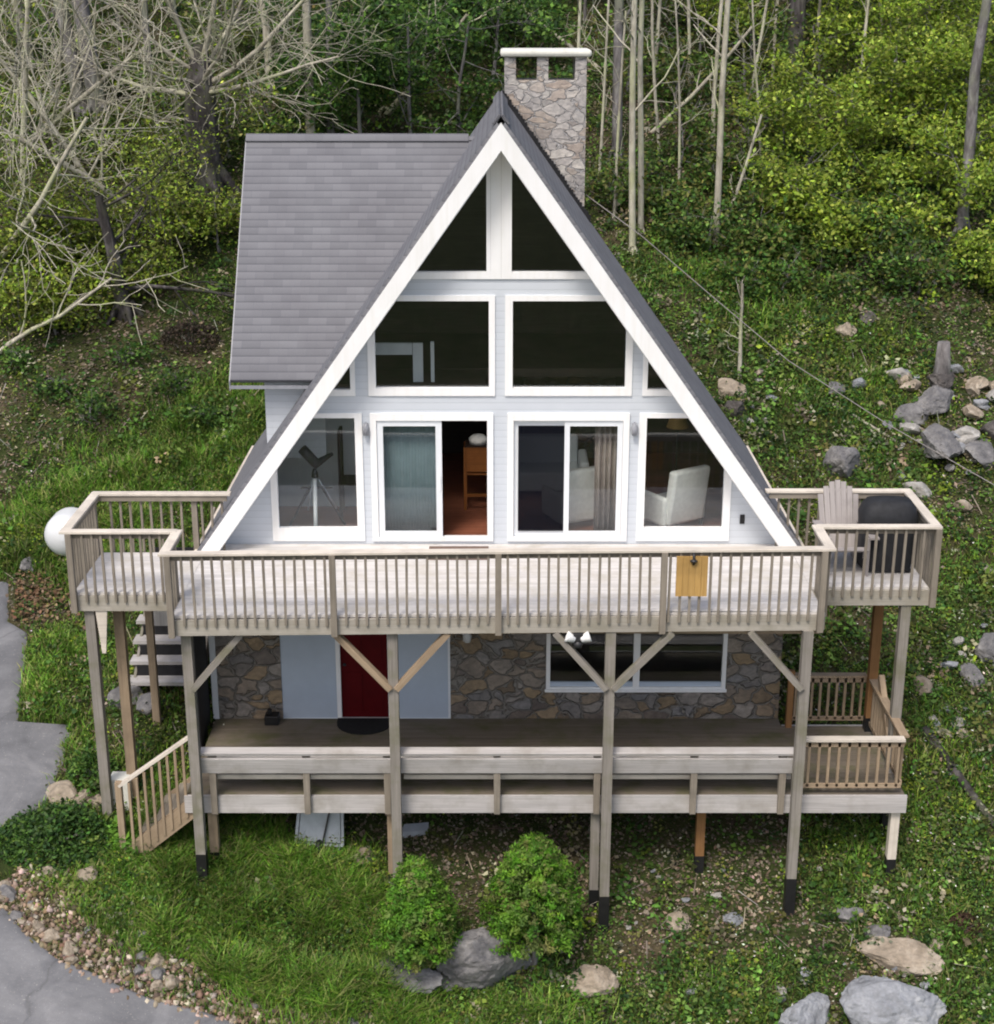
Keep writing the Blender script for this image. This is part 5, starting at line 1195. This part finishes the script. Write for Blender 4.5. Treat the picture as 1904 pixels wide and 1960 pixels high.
rock(1542, 1966, .8, .6, .6, 'rock_blue', 'blue-grey boulder left of the largest one', 9, 40, sink=.3)
rock(1725, 1842, 1.1, .6, .35, 'rock_tan', 'tan flat ledge just above the largest blue-grey boulder', 10, -10)
rock(1680, 1792, .38, .35, .3, 'rock', 'small round pale stone above the tan ledge', 11)
rock(1630, 1755, .42, .3, .22, 'rock', 'small grey stone below the right outer post', 12)
rock(1405, 1765, .30, .25, .22, 'rock_blue', 'single pale stone left of the right front post', 13)
rock(1300, 1768, .35, .3, .2, 'rock_tan', 'tan stone beside the third front post', 14)
for i, a in enumerate([(1800, 735, .9, .6, .4, 'rock_dark', 'dark ledge stone directly below the grey stump'), (1790, 780, 1.1, .7, .5, 'rock', 'grey ledge second down in the rock steps on the right slope'), (1745, 805, .6, .5, .4, 'rock', 'smaller grey block at the left of the rock steps'), (1795, 860, 1.5, .8, .55, 'rock', 'widest flat grey ledge of the rock steps on the right slope'), (1880, 875, .9, .6, .5, 'rock', 'grey rock at the right edge beside the widest ledge'), (1905, 830, .6, .5, .4, 'rock_dark', 'dark rock cut by the right picture edge'),
        (1612, 895, .75, .6, .6, 'rock', 'round grey boulder behind the Adirondack chair'), (1620, 640, .6, .5, .3, 'rock_tan', 'pale tan rock alone on the upper right slope'), (1395, 752, .6, .5, .4, 'rock_tan', 'pinkish tan rock beside the right roof edge'), (1410, 790, .5, .4, .4, 'rock_dark', 'dark stone below the pinkish rock by the roof'), (1600, 752, .6, .4, .3, 'rock', 'grey stone in the grass left of the rock steps'), (1660, 610, .8, .35, .25, 'rock_dark', 'long dark stone high on the right slope'),
        (60, 1088, .4, .3, .25, 'rock', 'pale stone on the bank left of the white tank'), (1860, 1300, .5, .4, .3, 'rock', 'grey stone right of the right deck wing'), (1900, 1250, .6, .5, .4, 'rock', 'grey stone at the right edge beyond the deck wing'), (1770, 1320, .45, .35, .3, 'rock_tan', 'pale stone just outside the lower deck railing'),
        (118, 1528, .5, .4, .3, 'rock_tan', 'largest pale stone edging the driveway above the dark bush'), (158, 1534, .32, .28, .22, 'rock_tan', 'middle pale stone edging the driveway above the dark bush'), (186, 1538, .26, .24, .2, 'rock_tan', 'smallest pale stone next to the left deck post'), (165, 1680, .35, .3, .2, 'rock_tan', 'pale stone in the grass below the dark bush'),
        (700, 1650, .5, .35, .25, 'rock_tan', 'tan rock on bare soil left of the second post'), (285, 1355, .4, .35, .3, 'rock', 'pale rock at the foot of the side stairs'), (240, 1340, .5, .4, .35, 'rock', 'grey rock left of the side stairs foot')]):
    rock(*a, 20 + i, rng.random() * 90)
# stump on the right slope
g = G(1800, 742); t = empty('tree_stump', g, 'weathered grey stump standing above the rock steps', 'stump'); mb = MB()
mb.tube([g - np.array((0, 0, .2)), g + np.array((.02, 0, .5)), g + np.array((0, 0, 1.0))], [.24, .17, .13], 9)
for k in range(5): a = k * 1.3; mb.tube([g + np.array((0, 0, .2)), g + np.array((.4 * math.cos(a), .4 * math.sin(a), -.1))], [.10, .04], 5, False)
part('trunk', mb, 'bark_grey', t)
# fallen logs
def log(a, b, r, m, label):
    p, q = ground(*a), ground(*b); mid = (p + q) / 2; mid[2] = hit(mid[0], mid[1]) + r; mb = MB()
    mb.tube([p + np.array((0, 0, r)), mid, q + np.array((0, 0, r))], [r, r * .9, r * .6], 8); tag(mb.build('fallen_log', M[m]), label, 'log')
log((1770, 1405), (1905, 1590), .09, 'bark_dark', 'dark fallen log on the slope right of the lower deck')
log((1880, 1090), (1990, 1160), .07, 'bark_pale', 'pale fallen log at the right edge beyond the deck wing')
log((1560, 760), (1720, 850), .04, 'bark_pale', 'thin pale fallen pole lying left of the rock steps')
# stones along the driveway
def edge_stones():
    E_ = EDGE[(EDGE[:, 1] < -3.55)]; meshes = []
    for i in range(6): me = rock_mesh(1, .8, .6, 3, 9, 100 + i); me.materials.append(M['rock_tan' if i % 3 else 'rock']); meshes.append(me)
    for k in range(150):
        p = E_[rng.integers(0, len(E_))]; off = .04 + .85 * rng.random() ** 1.4
        x = p[0] + off * .55; y = p[1] + off * .85; s = .08 + .30 * rng.random() ** 2.4
        o = bpy.data.objects.new('edge_stone', meshes[k % 6]); COL.objects.link(o); o.location = (x, y, hit(x, y) + .02); o.scale = (s, s, s); o.rotation_euler = (.3 * rng.normal(), .3 * rng.normal(), rng.random() * 6.28)
        tag(o, 'pale stone lying among the gravel on the bank beside the driveway', 'stone', 'stones on the gravel bank')
    # finer gravel and dirt
    n = 12000; i = rng.integers(0, len(E_), n); off = (rng.random(n) ** 1.2) * 1.05 - .06 * (.5 + .9 * vnoise(E_[i, 0], E_[i, 1], 1.1)); x = E_[i, 0] + off * .55 + .04 * rng.normal(size=n) + .02; y = E_[i, 1] + off * .85 + .04 * rng.normal(size=n)
    s = .010 + .07 * rng.random(n) ** 6; z = T(x, y) + s * .25; base = np.array([(1, 0, 0), (-1, 0, 0), (0, 1, 0), (0, -1, 0), (0, 0, .8), (0, 0, -.8)])
    Q, _ = np.linalg.qr(rng.normal(size=(n, 3, 3))); vv = np.einsum('nij,kj->nki', Q, base) * s[:, None, None] * (.7 + .6 * rng.random((n, 6, 1))) + np.stack([x, y, z], 1)[:, None, :]
    tri = np.array([(0, 2, 4), (2, 1, 4), (1, 3, 4), (3, 0, 4), (2, 0, 5), (1, 2, 5), (3, 1, 5), (0, 3, 5)])
    F = (tri[None] + 6 * np.arange(n)[:, None, None]).reshape(-1, 3); me = bpy.data.meshes.new('gravel')
    me.vertices.add(n * 6); me.vertices.foreach_set('co', vv.astype(np.float32).ravel()); me.loops.add(F.size); me.loops.foreach_set('vertex_index', F.ravel().astype(np.int32)); me.polygons.add(len(F)); me.polygons.foreach_set('loop_start', np.arange(0, F.size, 3, dtype=np.int32)); me.polygons.foreach_set('loop_total', np.full(len(F), 3, np.int32)); me.materials.append(M['litter']); me.update()
    at = me.attributes.new('tint', 'FLOAT_COLOR', 'POINT'); tn = tints(n, [(.34, .26, .19), (.24, .175, .12), (.46, .39, .31), (.20, .14, .095), (.30, .24, .20), (.15, .11, .08), (.13, .12, .06)], .2); at.data.foreach_set('color', np.concatenate([np.repeat(tn, 6, 0), np.ones((n * 6, 1))], 1).astype(np.float32).ravel())
    o = bpy.data.objects.new('gravel', me); COL.objects.link(o); tag(o, 'tan gravel bank along the curving driveway edge', 'gravel', kind='stuff')
edge_stones()
def rubble():
    meshes = []
    for i in range(6): me = rock_mesh(1, .85, .55, 3, 9, 200 + i); me.materials.append(M[('rock_tan', 'rock_blue', 'rock_pale')[i % 3]]); meshes.append(me)
    def put(px, py, s, lab, grp):
        g = ground(px, py); o = bpy.data.objects.new('rubble_stone', meshes[rng.integers(0, 6)]); COL.objects.link(o)
        o.location = (g[0], g[1], g[2] + s * .16 + .03); o.scale = (s, s, s); o.rotation_euler = (R(20) + .25 * rng.normal(), .25 * rng.normal(), rng.random() * 6.28); tag(o, lab, 'stone', grp)
    for k in range(46): put(1800 + 75 * rng.normal(), 815 + 62 * rng.normal(), .18 + .45 * rng.random() ** 1.6, 'grey stone in the jumbled ledge on the mid right slope', 'jumbled ledge stones')
    for k in range(16): put(1700 + 45 * rng.normal(), 1835 + 55 * rng.normal(), .10 + .25 * rng.random() ** 2, 'small pale stone strewn round the ledge at lower right', 'rubble at lower right')
    for k in range(34): put(1200 + 480 * rng.random(), 1660 + 260 * rng.random(), .06 + .16 * rng.random() ** 2.5, 'small pale stone in the weeds between the front posts and the lower edge', 'stones among front weeds')
    for k in range(26): put(1780 + 110 * rng.random(), 1180 + 330 * rng.random(), .10 + .28 * rng.random() ** 2, 'grey stone on the bank right of the lower deck', 'stones right of the deck')
    for k in range(20): put(1400 + 90 * rng.random(), 700 + 200 * rng.random(), .08 + .22 * rng.random() ** 2, 'stone on the bare ground beside the right roof edge', 'stones beside the roof')
    for k in range(14): put(300 + 200 * rng.random(), 1560 + 110 * rng.random(), .06 + .12 * rng.random() ** 2, 'small stone under the left end of the lower deck', 'stones under the deck')
rubble()
